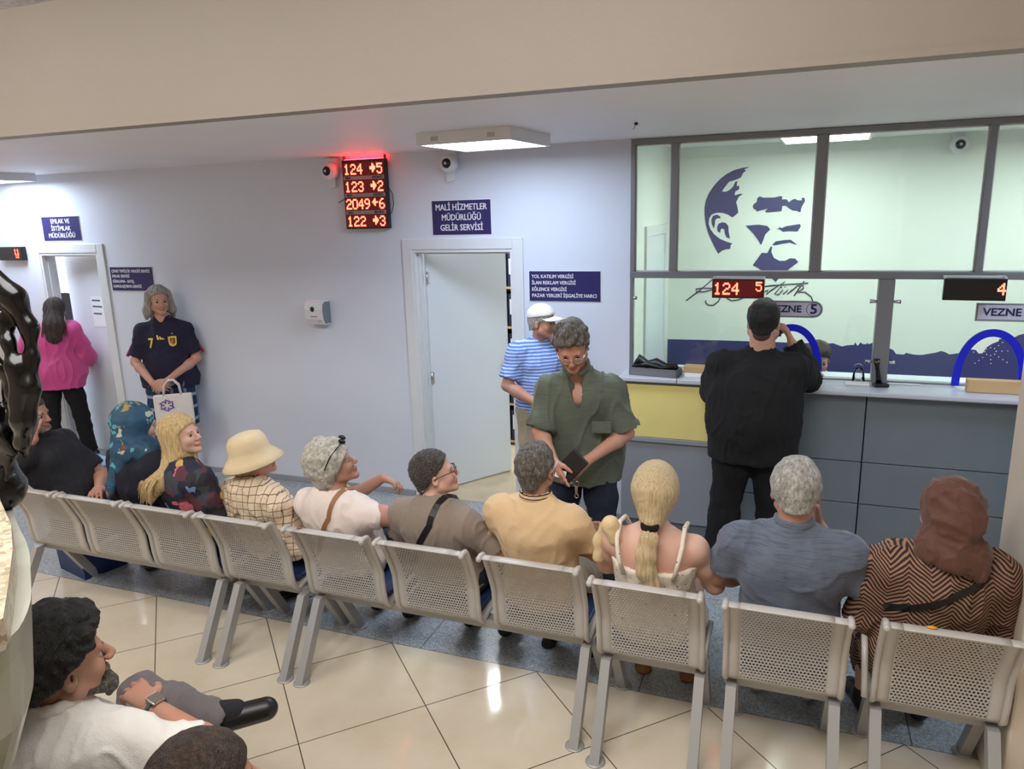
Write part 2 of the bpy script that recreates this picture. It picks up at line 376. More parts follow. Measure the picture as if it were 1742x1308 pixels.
# binder shelf in the middle room
def binders():
    t=empty('binder_shelf',(-2.05,6.95,0),0,'pale wooden shelf unit of file binders seen through the open middle door','shelf')
    MB().box(-.75,-.72,-.2,.2,0,2.2).box(.72,.75,-.2,.2,0,2.2).box(-.72,.72,.18,.2,0,2.2).build('side_panel',M['kraft'],t)
    proto=None
    for r,z in enumerate((.05,.44,.83,1.22,1.61,2.0)):
        MB().box(-.72,.72,-.2,.18,z-.02,z).build('shelf_board',M['kraft'],t)
        if r>4: continue
        for i in range(17):
            x=-2.05-.66+i*.082
            if proto is None:
                proto=empty('file_binder',(x,6.9,z),0); proto['category']='binder'; proto['group']='file binders on the shelf behind the middle door'
                proto['label']='dark blue file binder with a white spine label on the back room shelf'
                MB().box(-.036,.036,-.14,.14,.001,.32,.003).build('cover',plain('binder_navy',(30,34,60),.5),proto)
                MB().box(-.022,.022,-.142,-.14,.12,.27).build('spine_label',M['paper'],proto); MB().lathe([(.012,.003),(.012,0),(.007,0),(.007,.003)],(0,-.14,.06),10,'y').build('finger_ring',M['chrome'],proto)
            else:
                c=copy_tree(proto); c.location=(x,6.9,z)
binders()
# ---------------------------------------------------------------- lamps on the ceiling, added fill lights
def ceiling_light(x,y,z,label,em,ang=0,kind=None):
    t=empty('ceiling_light',(x,y,z),R(ang),label,'light')
    s=.3
    MB().box(-s,s,-s,-s+.02,-.07,0,.002).box(-s,s,s-.02,s,-.07,0,.002).box(-s,-s+.02,-s+.02,s-.02,-.07,0,.002).box(s-.02,s,-s+.02,s-.02,-.07,0,.002).box(-s+.02,s-.02,-s+.02,s-.02,-.02,-.004).build('housing',M['plastic'],t)
    MB().box(-s+.021,s-.021,-s+.021,s-.021,-.066,-.052).build('diffuser',em,t)
    v=MB()
    for cx in(-.18,.18):
        for k in range(5): v.box(cx-.02+k*.01,cx-.016+k*.01,-s-.001,-s+.001,-.05,-.025)
    v.build('vent_slots',M['cabgrey'],t)
    return t
G='square surface lights on the ceiling'
ceiling_light(-1.765,4.31,2.774,'square white surface light lit on the ceiling above the middle door',M['lamp'],-4)['group']=G
ceiling_light(-6.83,4.78,2.774,'square white surface light cut off by the left edge, lit',M['lamp'],-4)['group']=G
ceiling_light(.17,5.95,2.83,'square white light lit behind the glass partition',M['officelamp'],-3)['group']=G
ceiling_light(2.1,5.95,2.83,'square white office light out of the frame on the right',M['officelamp'])['group']=G
ceiling_light(2.1,4.31,2.774,'added square white hall light, unseen, out of the frame on the right',M['lamp'])['group']=G  # extra panel added for more light in the hall, never in view
area_lamp('room_fill',(-2.6,6.6,2.7),.6,.6,26,(.95,1,1))  # area light added to brighten the middle room
area_lamp('left_room_fill',(-7.3,6.5,2.7),.6,.6,45,(1,1,1))  # area light added to brighten the left room
area_lamp('hall_fill',(-1.0,.7,3.85),2.6,1.6,64,(1,.985,.955))  # unseen fill added to brighten the front hall
area_lamp('hall_fill',(-4.5,.7,3.85),2.6,1.6,64,(1,.985,.955))  # second unseen fill, added over the left of the front hall
# ---------------------------------------------------------------- waiting seats
PROF=[(-.03,.395),(-.065,.425),(-.078,.50),(-.085,.60),(-.10,.645),(-.145,.745),(-.185,.822),(-.198,.838),(-.225,.842),(-.245,.836)]
def prof_resample(P,n):
    P=[Vector((0,a,b)) for a,b in P]; L_=[0]
    for i in range(1,len(P)): L_.append(L_[-1]+(P[i]-P[i-1]).length)
    out=[]
    for k in range(n+1):
        s=L_[-1]*k/n; i=1
        while i<len(P)-1 and L_[i]<s: i+=1
        t=(s-L_[i-1])/(L_[i]-L_[i-1]); out.append(P[i-1].lerp(P[i],t))
    return out
def back_mesh(hw=.22):
    import bmesh
    rows=30; pr_=prof_resample(PROF,rows*4); NN=len(pr_)-1
    def pt(u,v):  # u metres across, v 0..1 along the profile
        k=min(NN-1e-6,max(0,v*NN)); i=int(k); p=pr_[i].lerp(pr_[i+1],k-i); return (u,p.y,p.z)
    b=MB(); band=.055
    # solid side bands, bottom band, top flange band
    def strip(u0,u1,v0,v1,nu,nv):
        vs=[pt(u0+(u1-u0)*i/nu,v0+(v1-v0)*j/nv) for j in range(nv+1) for i in range(nu+1)]
        fs=[(j*(nu+1)+i,j*(nu+1)+i+1,(j+1)*(nu+1)+i+1,(j+1)*(nu+1)+i) for j in range(nv) for i in range(nu)]
        b.add(vs,fs,True)
    V0,V1=.035,.86
    strip(-hw,-hw+band,0,1,2,40); strip(hw-band,hw,0,1,2,40); strip(-hw+band,hw-band,0,V0,8,2); strip(-hw+band,hw-band,V1,1,8,8)
    cols=24; cw=(2*(hw-band))/cols; dv=(V1-V0)/rows; L_=.55
    for r in range(rows):
        off=.5 if r%2 else 0
        for c in range(-1,cols+1):
            u0=-hw+band+(c+off)*cw; u1=u0+cw; 
            lo=-hw+band; hi=hw-band
            if u1<=lo+1e-6 or u0>=hi-1e-6: continue
            v0=V0+r*dv; v1=v0+dv
            if u0<lo-1e-6 or u1>hi+1e-6:
                b.add([pt(max(u0,lo),v0),pt(min(u1,hi),v0),pt(min(u1,hi),v1),pt(max(u0,lo),v1)],[(0,1,2,3)],True); continue
            um=(u0+u1)/2; vm=(v0+v1)/2; rr=cw*.37; rv=rr/L_*1.0
            outer=[(u0,v0),(um,v0),(u1,v0),(u1,v1),(um,v1),(u0,v1)]
            inner=[(um-rr*.87,vm-rv*.5),(um,vm-rv),(um+rr*.87,vm-rv*.5),(um+rr*.87,vm+rv*.5),(um,vm+rv),(um-rr*.87,vm+rv*.5)]
            b.add([pt(*q) for q in outer+inner],[(i,(i+1)%6,6+(i+1)%6,6+i) for i in range(6)],True)
    o=b.build('backrest',M['bench'],fix=False)
    md=o.modifiers.new('s','SOLIDIFY'); md.thickness=.0022
    return o
def seat_parts(parent,x,back=None):
    hw=.22
    if back is None: bk=back_mesh(); bk.parent=parent
    else: bk=back.copy(); C.objects.link(bk); bk.parent=parent
    bk.location=(x,0,0)
    for s in(-1,1):
        fr=MB()
        pts=[(s*hw,.30,.432),(s*hw,.1,.425),(s*hw,.0,.405),(s*hw,-.035,.40)]+[(s*hw,a,b) for a,b in PROF[1:]]
        fr.tube(pts,.0125,8); fr.ball((s*hw,PROF[-1][0],PROF[-1][1]),.014,8,6)
        f=fr.build('side_tube',M['bench'],parent); f.location=(x,0,0)
    pan=MB(); prof=[(-.03,.395),(.0,.402),(.1,.42),(.28,.428),(.32,.42),(.33,.40)]
    nu=4; vs=[(-hw+2*hw*i/nu,a,b) for a,b in prof for i in range(nu+1)]
    fs=[(j*(nu+1)+i,j*(nu+1)+i+1,(j+1)*(nu+1)+i+1,(j+1)*(nu+1)+i) for j in range(len(prof)-1) for i in range(nu)]
    o=pan.add(vs,fs,True).build('seat',M['bench'],parent); o.location=(x,0,0); o.modifiers.new('s','SOLIDIFY').thickness=.003
    pad=MB().box(-hw+.02,hw-.02,.0,.31,.424,.446,.008).build('seat_pad',M['bluepad'],parent); pad.location=(x,0,0)
    return bk
def leg_frame(parent,x):
    for s,foot in ((-1,-.245),(1,.31)):
        top=-.03 if s<0 else .09
        b=MB(); w=.021; d=.03; vs=[]
        for (y,z) in ((foot-d,.006),(foot+d,.006),(top+d,.375),(top-d,.375)): vs+= [(-w,y,z),(w,y,z)]
        b.add(vs,[(0,1,3,2),(2,3,5,4),(4,5,7,6),(6,7,1,0),(0,2,4,6),(1,7,5,3)])
        o=b.build('leg',M['steel'],parent); o.location=(x,0,0)
        d2=MB().lathe([(0,.007),(.034,.007),(.043,.004),(.044,0),(0,0)],(0,foot,0),20).build('foot_plate',M['steel'],o)
def seat_bench(x0,n,xs,y,label,kind,back=None,legs=None,arm=None,rz=0):
    xc=sum(xs)/len(xs)
    t=empty(kind,(xc,y,0),rz,label,'bench' if n>1 else 'chair')
    t['group']='grey perforated metal waiting seats'
    for x in xs: back=seat_parts(t,x-xc,back)
    a,b=legs
    MB().box(a-xc-.03,b-xc+.03,.0,.06,.345,.393,.004).build('beam',M['steel'],t)
    for l in legs: leg_frame(t,l-xc)
    if arm:
        MB().tube([(-.252,-.085,.44),(-.255,-.06,.52),(-.255,.0,.60),(-.255,.05,.63),(-.255,.26,.63)],.013,8).build('armrest',M['bench'],t)
        MB().cyl((-.255,.26,.63),(-.255,.285,.63),.0145,10).build('armrest_cap',M['black'],t)
    return t,back
_,BK=seat_bench(0,3,[-4.06,-3.57,-3.08],2.985,'three-seat grey perforated metal bench at the left end of the row','waiting_bench',None,(-4.30,-2.87))
seat_bench(0,1,[-2.585],2.985,'single grey perforated metal seat under the person in the bucket hat','waiting_chair',BK,(-2.75,-2.335))
seat_bench(0,3,[-2.035,-1.525,-1.0],2.985,'three-seat grey perforated metal bench in the middle of the row','waiting_bench',BK,(-2.235,-.79))
seat_bench(0,1,[-.485],2.92,'single grey perforated metal seat behind the woman with the blonde ponytail','waiting_chair',BK,(-.68,-.275))
seat_bench(0,1,[.05],2.90,'single grey perforated metal seat behind the grey haired man','waiting_chair',BK,(-.145,.25))
seat_bench(0,1,[.605],2.925,'single grey perforated metal seat beside the cream column','waiting_chair',BK,(.40,.80),True)
MB().lathe([(0,0),(.014,0),(.011,.004),(0,.006)],(-2.18,2.985-.215,.845),10).build('orange_crumb',plain('brown_stain',(140,100,80),.6)); bpy.data.objects['orange_crumb'].name='dry_leaf_scrap'
tag(bpy.data.objects['dry_leaf_scrap'],'brown scrap on the top edge of the middle bench, behind the curly haired woman','scrap')
tag(MB().ball((.53,2.925-.215,.848),(.018,.009,.005),10,6).build('food_crumb',plain('orange_crumb',(224,160,60),.6)),'small orange crumb on the top edge of the seat by the column','crumb')
# ---------------------------------------------------------------- wall fittings
def wall_sign(name,x0,x1,z0,z1,lines,label,align='CENTER',y=YW-.001):
    t=empty(name,((x0+x1)/2,y,(z0+z1)/2),0,label,'sign')
    w,h=(x1-x0)/2,(z1-z0)/2
    MB().box(-w,w,-.006,0,-h,h,.001).build('panel',M['navy'],t)
    MB().box(-w-.004,w+.004,-.003,0,-h-.004,h+.004).build('panel_edge',M['white'],t)
    ls=[]
    for s,hh,dz,wd in lines:
        ls.append(dict(body=s,h=hh,x=0 if align=='CENTER' else -w+.02,y=-.0065,z=dz,bold=.0014 if hh>.03 else .0007,width=wd,align=align))
    lettering(t,M['white'],ls)
    return t
wall_sign('door_sign',-2.597,-2.116,2.16,2.412,[('MALİ HİZMETLER',.046,.075,.42),('MÜDÜRLÜĞÜ',.046,.0,.32),('GELİR SERVİSİ',.046,-.075,.35)],'dark blue sign above the middle door reading MALİ HİZMETLER')
wall_sign('door_sign',-6.745,-6.262,2.168,2.388,[('EMLAK VE',.042,.066,.24),('İSTİMLAK',.042,.0,.25),('MÜDÜRLÜĞÜ',.042,-.066,.34)],'dark blue sign above the left door reading EMLAK VE İSTİMLAK')
wall_sign('list_sign',-1.825,-1.285,1.668,1.886,[('YOL KATILIM VERGİSİ',.026,.07,.32),('İLAN REKLAM VERGİSİ',.026,.024,.335),('EĞLENCE VERGİSİ',.026,-.024,.265),('PAZAR YERLERİ İŞGALİYE HARCI',.026,-.07,.49)],'dark blue four-line sign right of the middle door reading YOL KATILIM VERGİSİ','LEFT')
wall_sign('list_sign',-5.965,-5.455,1.70,1.917,[('ÇEVRE TEMİZLİK VERGİSİ SERVİSİ',.026,.07,.46),('EMLAK SERVİSİ',.026,.024,.21),('KİRALAMA - SATIŞ,',.026,-.024,.26),('KAMULAŞTIRMA SERVİSİ',.026,-.07,.34)],'dark blue four-line sign behind the long haired man in the football shirt','LEFT')
DIG={'0':['01110','10001','10001','10001','10001','10001','01110'],'1':['00100','01100','00100','00100','00100','00100','01110'],'2':['01110','10001','00001','00110','01000','10000','11111'],
'3':['01110','10001','00001','00110','00001','10001','01110'],'4':['00010','00110','01010','10010','11111','00010','00010'],'5':['11111','10000','11110','00001','00001','10001','01110'],
'6':['00110','01000','10000','11110','10001','10001','01110'],'9':['01110','10001','10001','01111','00001','00010','01100'],'>':['00100','00110','11111','11111','00110','00100','00000'],'<':['00100','01100','11111','01100','00100','00000','00000'],' ':['00000']*7}
def led(parent,s,x,z,h,y=-.0015,cw=None,name='led_digits',mat=None):
    b=MB(); p=h/7; cx=x
    for ch in s:
        g=DIG[ch]
        for r in range(7):
            for c in range(5):
                if g[r][c]=='1': b.box(cx+c*p*.86+.0008,cx+(c+1.12)*p*.86,y-.002,y,z-(r+1.1)*p,z-r*p-.0006)
        cx+=p*.86*(cw or 6)
    return b.build(name,mat or M['ledred'],parent)
def queue_display():
    t=empty('queue_display',(-3.142,YW,2.48),0,'tall black queue display with red rows 124, 123, 2049 and 122','display')
    hw,hh=.19,.262
    MB().box(-hw,hw,-.06,-.01,-hh,hh,.004).build('case',M['ledblack'],t)
    for i,(a,b) in enumerate((('124','>5'),('123','>2'),('2049','<6'),('122','>3'))):
        z1=hh-.022-i*.131
        MB().box(-hw+.01,hw-.01,-.062,-.059,z1-.098,z1).build('led_face',M['ledback'],t)
        led(t,a,-hw+.018,z1-.010,.078,-.0625,cw=6.1 if len(a)==3 else 5.7)
        led(t,b,.058 if len(a)==3 else .062,z1-.010,.078,-.0625,cw=6.3)
        if i<3:
            MB().box(-hw+.01,hw-.01,-.0625,-.059,z1-.128,z1-.100).build('label_strip',plain('grey_strip',(150,140,144),.4),t)
            lettering(t,M['navy'],[dict(body='SIRA',h=.018,x=-.14,y=-.0628,z=z1-.114,bold=.001),dict(body='BANKO',h=.018,x=.12,y=-.0628,z=z1-.114,bold=.001)])
    for x in(-hw+.01,hw-.01): MB().box(x-.004,x+.004,-.045,-.02,hh,hh+.03).build('hanger',M['black'],t)
    MB().box(-hw+.02,hw-.02,-.05,-.03,hh,hh+.004).build('glow_strip',emit('added_red_glow',(255,20,30),45),t)  # glowing strip added on the case to redden the ceiling above
    MB().tube([(hw,-.03,.05),(hw+.035,-.03,.0),(hw+.04,-.03,-.08),(hw+.02,-.03,-.14),(hw,-.03,-.16)],.003,6).build('cable',M['black'],t)
    MB().tube([(-hw,-.03,-.02),(-hw-.05,-.012,-.04),(-hw-.09,-.006,-.055)],.003,6).build('cable',M['black'],t)
queue_display()
def counter_display(x0,z0,w,h,ang,parts,label,y=5.13):
    t=empty('number_display',(x0+w/2,y,z0+h/2),R(ang),label,'display')
    MB().box(-w/2,w/2,-.02,.02,-h/2,h/2,.003).build('case',M['ledblack'],t)
    MB().box(-w/2+.008,w/2-.008,-.022,-.02,-h/2+.008,h/2-.008).build('led_face',M['ledback'] if '124' in str(parts) else M['ledblack'],t)
    for s,x,z,hh in parts: led(t,s,x,z,hh,-.0225)
    MB().box(-w/2,-w/2+.01,0,.06,h/2,h/2+.012).box(w/2-.01,w/2,0,.06,h/2,h/2+.012).box(-w/2,w/2,.05,.06,h/2,h/2+.014).build('bracket',M['plastic'],t)
    return t
counter_display(-.495,1.72,.33,.125,-2,[('124',-.155,.04,.078),('5',.112,.048,.062)],'black LED display reading 124 5 over the large man in black')
counter_display(.862,1.725,.325,.13,-2,[('4',.115,.042,.07)],'black LED display reading only 4 over the right counter')
t=empty('number_display',(-7.18,YW-.005,2.05),0,'small black LED display left of the left door, cut near the frame edge','display')
MB().box(-.16,.16,-.05,0,-.065,.065,.003).build('case',M['ledblack'],t); led(t,'11',.06,.045,.05,-.052); led(t,'12',.07,-.006,.035,-.052)
def camera(name,x,z,label,y=YW,bracket=True,dark=False):
    t=empty(name,(x,y,z),0,label,'camera')
    if bracket: MB().prism([(-.045,.06),(.045,.06),(.035,-.12),(-.02,-.13)],-.03,0).build('bracket',M['plastic'],t)
    a=Vector((.02,-.12,-.015)); 
    MB().lathe([(.0,.0),(.062,.0),(.066,.02),(.064,.06),(.05,.08),(.036,.084)],(.02,-.03,0),24,'y').build('housing',M['plastic'],t)
    MB().ball((.02,-.105,0),(.036,.03,.036),18,10).build('dome',M['blackgloss'],t)
    MB().ball((.02,-.13,0),(.012,.009,.012),10,8).build('lens',M['chrome'],t)
    MB().box(-.03,.06,-.045,0,.03,.1,.004).build('arm',M['plastic'],t)
    return t
camera('security_camera',-3.46,2.665,'round security camera with a black dome left of the queue display')
camera('security_camera',-2.43,2.675,'white dome security camera with bracket below the ceiling, right of the queue display')
camera('security_camera',1.15,2.735,'white dome security camera in the office behind the glass',y=6.98,bracket=False)
def dispenser():
    t=empty('sanitizer_dispenser',(-3.675,YW,1.545),0,'white wall-mounted sanitizer dispenser on the blank wall','dispenser')
    prof=[(0,.10),(-.07,.105),(-.105,.085),(-.115,.03),(-.105,-.05),(-.085,-.095),(0,-.10)]
    MB().prism(prof,-.085,.085,'x').build('body',M['plastic'],t)
    MB().prism([(y*.96,z*.9) for y,z in prof],.0852,.088,'x').build('side_panel',M['cabgrey'],t)
    MB().lathe([(0,.003),(.018,.003),(.022,0)],(-.01,-.113,.035),20,'y').build('sensor_window',M['black'],t)
    MB().box(-.03,.03,-.112,-.108,-.028,-.023).build('status_bar',plain('red_grey',(150,80,80),.5),t)
    MB().lathe([(.012,.002),(.014,0),(.010,0),(.010,.002)],(.045,-.102,-.055),16,'y').build('seal_sticker',plain('pale_sticker',(190,190,196),.5),t)
    MB().box(-.08,-.055,-.1,-.09,.09,.1).build('nozzle',M['white'],t)
dispenser()
tag(MB().ball((-.842,4.23,2.765),(.012,.02,.008),8,6).tube([(-.842,4.23,2.765),(-.86,4.25,2.74)],.002,4).build('dead_insect',M['black']),'small dark insect on the ceiling left of the glass partition','insect')
# ---------------------------------------------------------------- glass partition
def partition():
    a=MB(); y0,y1=YW-.005,YW+.06; zt=2.772; zm0,zm1=1.84,1.885; x0,x1=-1.072,3.2
    a.box(x0,x1,y0,y1,2.735,zt,.003).box(x0,x1,y0-.008,y1+.008,zm0,zm1,.003)
    for u,v in ((-1.072,-1.04),(-.80,-.752),(.106,.166),(1.035,1.076),(2.0,2.05)):
        a.box(u,v,y0-.004,y1,zm1,2.735,.003)
    a.box(-1.072,-1.05,y0,y1,1.19,zm0,.003).box(.516,.608,y0-.03,y1,1.175,zm0,.004).box(2.3,2.39,y0-.03,y1,1.175,zm0,.004)
    a.box(-1.05,3.2,y0+.02,y1,1.165,1.185,.002)
    w=struct('window_1',a,M['alu'])
    for u,v in ((-1.04,-.80),(-.752,.106),(.166,1.035),(1.076,2.0),(2.05,3.2)):
        MB().box(u,v,YW+.022,YW+.027,zm1,2.735).build('window_pane',M['glass'],w)
        e=MB(); q=.008
        e.box(u,u+q,YW+.012,YW+.022,zm1,2.735).box(v-q,v,YW+.012,YW+.022,zm1,2.735).box(u,v,YW+.012,YW+.022,zm1,zm1+q).box(u,v,YW+.012,YW+.022,2.735-q,2.735)
        e.build('glazing_bead',M['trimwhite'],w)
    def lower(u,v,cx,ry=.36,rx=.175):
        z0,z1=1.186,1.838; n=28; vs=[];fs=[]
        arch=[(cx+rx*math.cos(math.pi*(1-k/n)),z0+ry*math.sin(math.pi*(1-k/n))) for k in range(n+1)]
        poly=[(u,z0)]+arch+[(v,z0),(v,z1),(u,z1)]
        b=MB().prism(poly,YW+.0,YW+.006); return b.build('window_pane',M['glass'],w)
    lower(-1.05,.51,.02); lower(.61,2.3,1.175)
    for x in (.516-.03,.608+.03,):
        for z in (1.70,1.31):
            s=-1 if x<.55 else 1
            MB().tube([(x-s*.04,YW-.01,z),(x-s*.02,YW-.014,z),(x+s*.012,YW-.012,z)],[.005,.01,.013],10).build('glass_clamp',M['chrome'],w)
    for z in (1.70,1.21): MB().tube([(-1.05,YW-.008,z),(-1.02,YW-.01,z)],[.012,.012],10).build('glass_clamp',M['chrome'],w)
    for cx,lab in ((.02,'blue arch framing the pass-through beside the large man in black'),(1.175,'blue arch framing the pass-through of the right counter')):
        n=36; vs=[];fs=[]; ro=(.20,.365); ri=(.156,.318)
        b=MB(); z0=1.176
        for k in range(n+1):
            t=math.pi*(1-k/n); c,s=math.cos(t),math.sin(t)
            sq=abs(s)**.8
            for (rx,ry) in (ro,ri):
                for y in (YW-.012,YW-.002): vs.append((cx+rx*c,y,z0+ry*sq))
        for k in range(n):
            a_=k*4; fs+=[(a_,a_+4,a_+5,a_+1),(a_+2,a_+3,a_+7,a_+6),(a_,a_+2,a_+6,a_+4),(a_+1,a_+5,a_+7,a_+3)]
        fs+=[(0,1,3,2),(n*4,n*4+2,n*4+3,n*4+1)]
        b.add(vs,fs); b.build('counter_arch',M['blue'],None).update_tag(); o=bpy.data.objects[[q.name for q in bpy.data.objects if q.name.startswith('counter_arch')][-1]]
        tag(o,lab,'arch','blue pass-through arches on the glass')
    # speaking holes in the glass over the right counter
    h=MB(); cx,cz=1.17,1.40
    for k in range(8):
        for j in range(1,5):
            t=k*math.pi/4+.1; r=.025*j
            if k%2==1 or j<4: h.lathe([(0,.001),(.0035,.001),(.0035,0)],(cx+r*1.2*math.cos(t),YW-.001,cz+r*math.sin(t)),6,'y')
    h.build('speaking_holes',M['white'],w)
partition()
def vezne(x0,z0,num,label,cut):
    t=empty('counter_sign',(x0+.17,YW-.003,z0),0,label,'sign')
    def pill(a,b,h,n=10):
        p=[(a,-h),(b,-h)]+[(b+h*math.sin(math.pi*k/n),-h*math.cos(math.pi*k/n)) for k in range(1,n)]+[(b,h),(a,h)]; return p
    MB().prism(pill(-.18,.135,.056),-.003,0).build('panel',M['cablight'],t)
    MB().prism(pill(-.172,.135,.048),-.0036,-.003).build('panel_border',M['muralgrey'],t)
    MB().prism(pill(-.169,.135,.045),-.0042,-.0036).build('panel_face',plain('lilac_grey',(196,196,214),.4),t)
    MB().lathe([(.043,.001),(.046,.001),(.046,0),(.043,0)],(.135,-.0042,0),28,'y').build('number_ring',M['navy'],t)
    lettering(t,M['navy'],[dict(body='VEZNE',h=.046,x=-.04,y=-.0045,z=0,bold=.003,width=.2)])
    lettering(t,M['navy'],[dict(body=num,h=.064,x=.135,y=-.0045,z=0,bold=.005,width=.038)],'number')
vezne(-.16,1.64,'5','lilac counter sign reading VEZNE 5 partly behind the man in black',0)
vezne(1.245-.17,1.643,'4','lilac counter sign reading VEZNE 4 at the right edge',0)
# ---------------------------------------------------------------- painted mural on the office back wall
PORTRAIT= [[(-0.394,2.642),(-0.453,2.637),(-0.523,2.621),(-0.585,2.591),(-0.64,2.55),(-0.69,2.495),(-0.729,2.436),(-0.756,2.372),(-0.766,2.307),(-0.762,2.232),(-0.749,2.158),(-0.726,2.083),(-0.695,2.016),(-0.664,1.953),(-0.633,1.9),(-0.601,1.927),(-0.565,1.939),(-0.53,1.943),(-0.528,1.979),(-0.51,1.989),(-0.563,2.006),(-0.621,2.031),(-0.676,2.074),(-0.71,2.12),(-0.726,2.166),(-0.722,2.215),(-0.702,2.247),(-0.662,2.261),(-0.613,2.26),(-0.564,2.244),(-0.523,2.217),(-0.5,2.234),(-0.475,2.258),(-0.482,2.299),(-0.496,2.348),(-0.474,2.395),(-0.442,2.414),(-0.467,2.419),(-0.51,2.406),(-0.508,2.437),(-0.475,2.459),(-0.478,2.488),(-0.498,2.484),(-0.495,2.516),(-0.486,2.528),(-0.511,2.521),(-0.525,2.485),(-0.556,2.454),(-0.588,2.439),(-0.62,2.444),(-0.597,2.48),(-0.563,2.523),(-0.512,2.537),(-0.465,2.555),(-0.447,2.594),(-0.424,2.612),(-0.44,2.623)],[(-0.678,2.123),(-0.7,2.165),(-0.703,2.206),(-0.69,2.235),(-0.657,2.245),(-0.628,2.229),(-0.624,2.211),(-0.652,2.213),(-0.67,2.197),(-0.671,2.165)],[(-0.623,2.085),(-0.644,2.098),(-0.651,2.131),(-0.641,2.164),(-0.61,2.178),(-0.578,2.171),(-0.556,2.146),(-0.551,2.096),(-0.536,2.034),(-0.565,2.043),(-0.582,2.08),(-0.588,2.114),(-0.608,2.124),(-0.62,2.114)],[(-0.343,2.283),(-0.356,2.304),(-0.349,2.327),(-0.326,2.343),(-0.32,2.378),(-0.301,2.391),(-0.269,2.379),(-0.176,2.378),(-0.135,2.388),(-0.115,2.384),(-0.118,2.36),(-0.08,2.359),(-0.059,2.333),(-0.037,2.354),(-0.011,2.361),(0.008,2.349),(0.042,2.347),(0.041,2.369),(0.064,2.366),(0.069,2.339),(0.045,2.292),(0.037,2.247),(0.002,2.262),(-0.025,2.263),(-0.056,2.283),(-0.08,2.304),(-0.111,2.305),(-0.116,2.261),(-0.186,2.255),(-0.24,2.252),(-0.252,2.261),(-0.23,2.284),(-0.28,2.273),(-0.326,2.261),(-0.323,2.275)],[(-0.408,2.143),(-0.302,2.151),(-0.226,2.138),(-0.2,2.108),(-0.239,2.067),(-0.256,2.01),(-0.271,1.974),(-0.299,2.019),(-0.342,2.077)],[(-0.151,2.112),(-0.128,2.115),(-0.129,2.13),(-0.109,2.117),(-0.071,2.133),(0.039,2.149),(0.047,2.13),(0.023,2.087),(-0.054,2.09),(-0.096,2.085),(-0.12,2.105)],[(-0.179,1.975),(-0.15,2.005),(-0.08,2.015),(-0.027,2.017),(-0.011,2.003),(0.028,1.973),(-0.002,1.979),(-0.033,1.993),(-0.094,1.984),(-0.156,1.97)],[(-0.333,1.799),(-0.263,1.906),(-0.215,1.905),(-0.201,1.936),(-0.19,1.961),(-0.177,1.959),(-0.182,1.912),(-0.158,1.862),(-0.11,1.836),(-0.063,1.837),(-0.026,1.858),(0.017,1.855),(0.045,1.825),(-0.021,1.772),(-0.095,1.702),(-0.132,1.652),(-0.189,1.702),(-0.284,1.772)]]
SIGN= [[(-0.905,1.475),(-0.793,1.563),(-0.671,1.675)],[(-0.667,1.579),(-0.748,1.557),(-0.816,1.56),(-0.821,1.582),(-0.767,1.591),(-0.668,1.59)],[(-0.526,1.589),(-0.577,1.543),(-0.602,1.506),(-0.619,1.469),(-0.663,1.435),(-0.708,1.439),(-0.731,1.462),(-0.727,1.481)],[(-0.545,1.507),(-0.504,1.48),(-0.443,1.49),(-0.391,1.513),(-0.305,1.517)],[(-0.231,1.61),(-0.164,1.62),(0.135,1.644)],[(-0.221,1.565),(-0.192,1.583),(-0.207,1.538),(-0.17,1.575),(-0.056,1.656),(-0.135,1.544),(-0.101,1.54),(-0.069,1.585),(-0.063,1.545),(-0.027,1.585),(-0.029,1.545),(0.006,1.585),(0.015,1.577)],[(0.026,1.532),(0.101,1.661)],[(-0.009,1.563),(0.05,1.621),(0.099,1.622),(0.097,1.595),(0.049,1.564),(0.115,1.565),(0.167,1.525),(0.186,1.473)],[(-0.084,1.601),(-0.08,1.606)],[(-0.055,1.604),(-0.051,1.61)]]
SKY= [(-1.072,1.108),(-0.604,1.113),(0.288,1.114),(0.371,1.12),(0.443,1.094),(0.474,1.105),(0.538,1.113),(0.543,1.136),(0.566,1.104),(0.589,1.138),(0.601,1.122),(0.633,1.121),(0.638,1.134),(0.651,1.122),(0.686,1.138),(0.814,1.093),(0.846,1.079),(0.871,1.045),(0.929,1.042),(0.945,1.058),(1.007,1.045),(1.068,1.045),(1.119,1.058),(1.161,1.067),(1.206,1.085),(1.237,1.076),(1.268,1.058),(1.351,1.074),(1.419,1.106),(1.456,1.103),(1.48,1.073),(1.508,1.078),(1.532,1.13),(1.569,1.16),(1.608,1.18),(1.614,1.2),(1.702,1.207),(1.746,1.237),(1.778,1.248)]

def mural():
    y=6.985; t=empty('wall_mural',(0,y,0),0,'navy stencil of a face, signature and skyline painted on the office wall','mural')
    b=MB()
    for s in PORTRAIT: b.prism(s,-.004,-.0005)
    b.build('face_stencil',M['muralblue'],t)
    b=MB()
    for s in SIGN:
        b.tube([(x,-.002,z) for x,z in s],.0065,6)
    b.build('signature',M['muralgrey'],t)
    poly=[(-1.068,.75)]+[(x,z) for x,z in SKY]+[(3.2,1.35),(3.2,.75)]
    poly[1]=(-1.068,1.108)
    MB().prism(poly,-.003,-.0005).build('skyline_band',M['muralblue'],t)
mural()
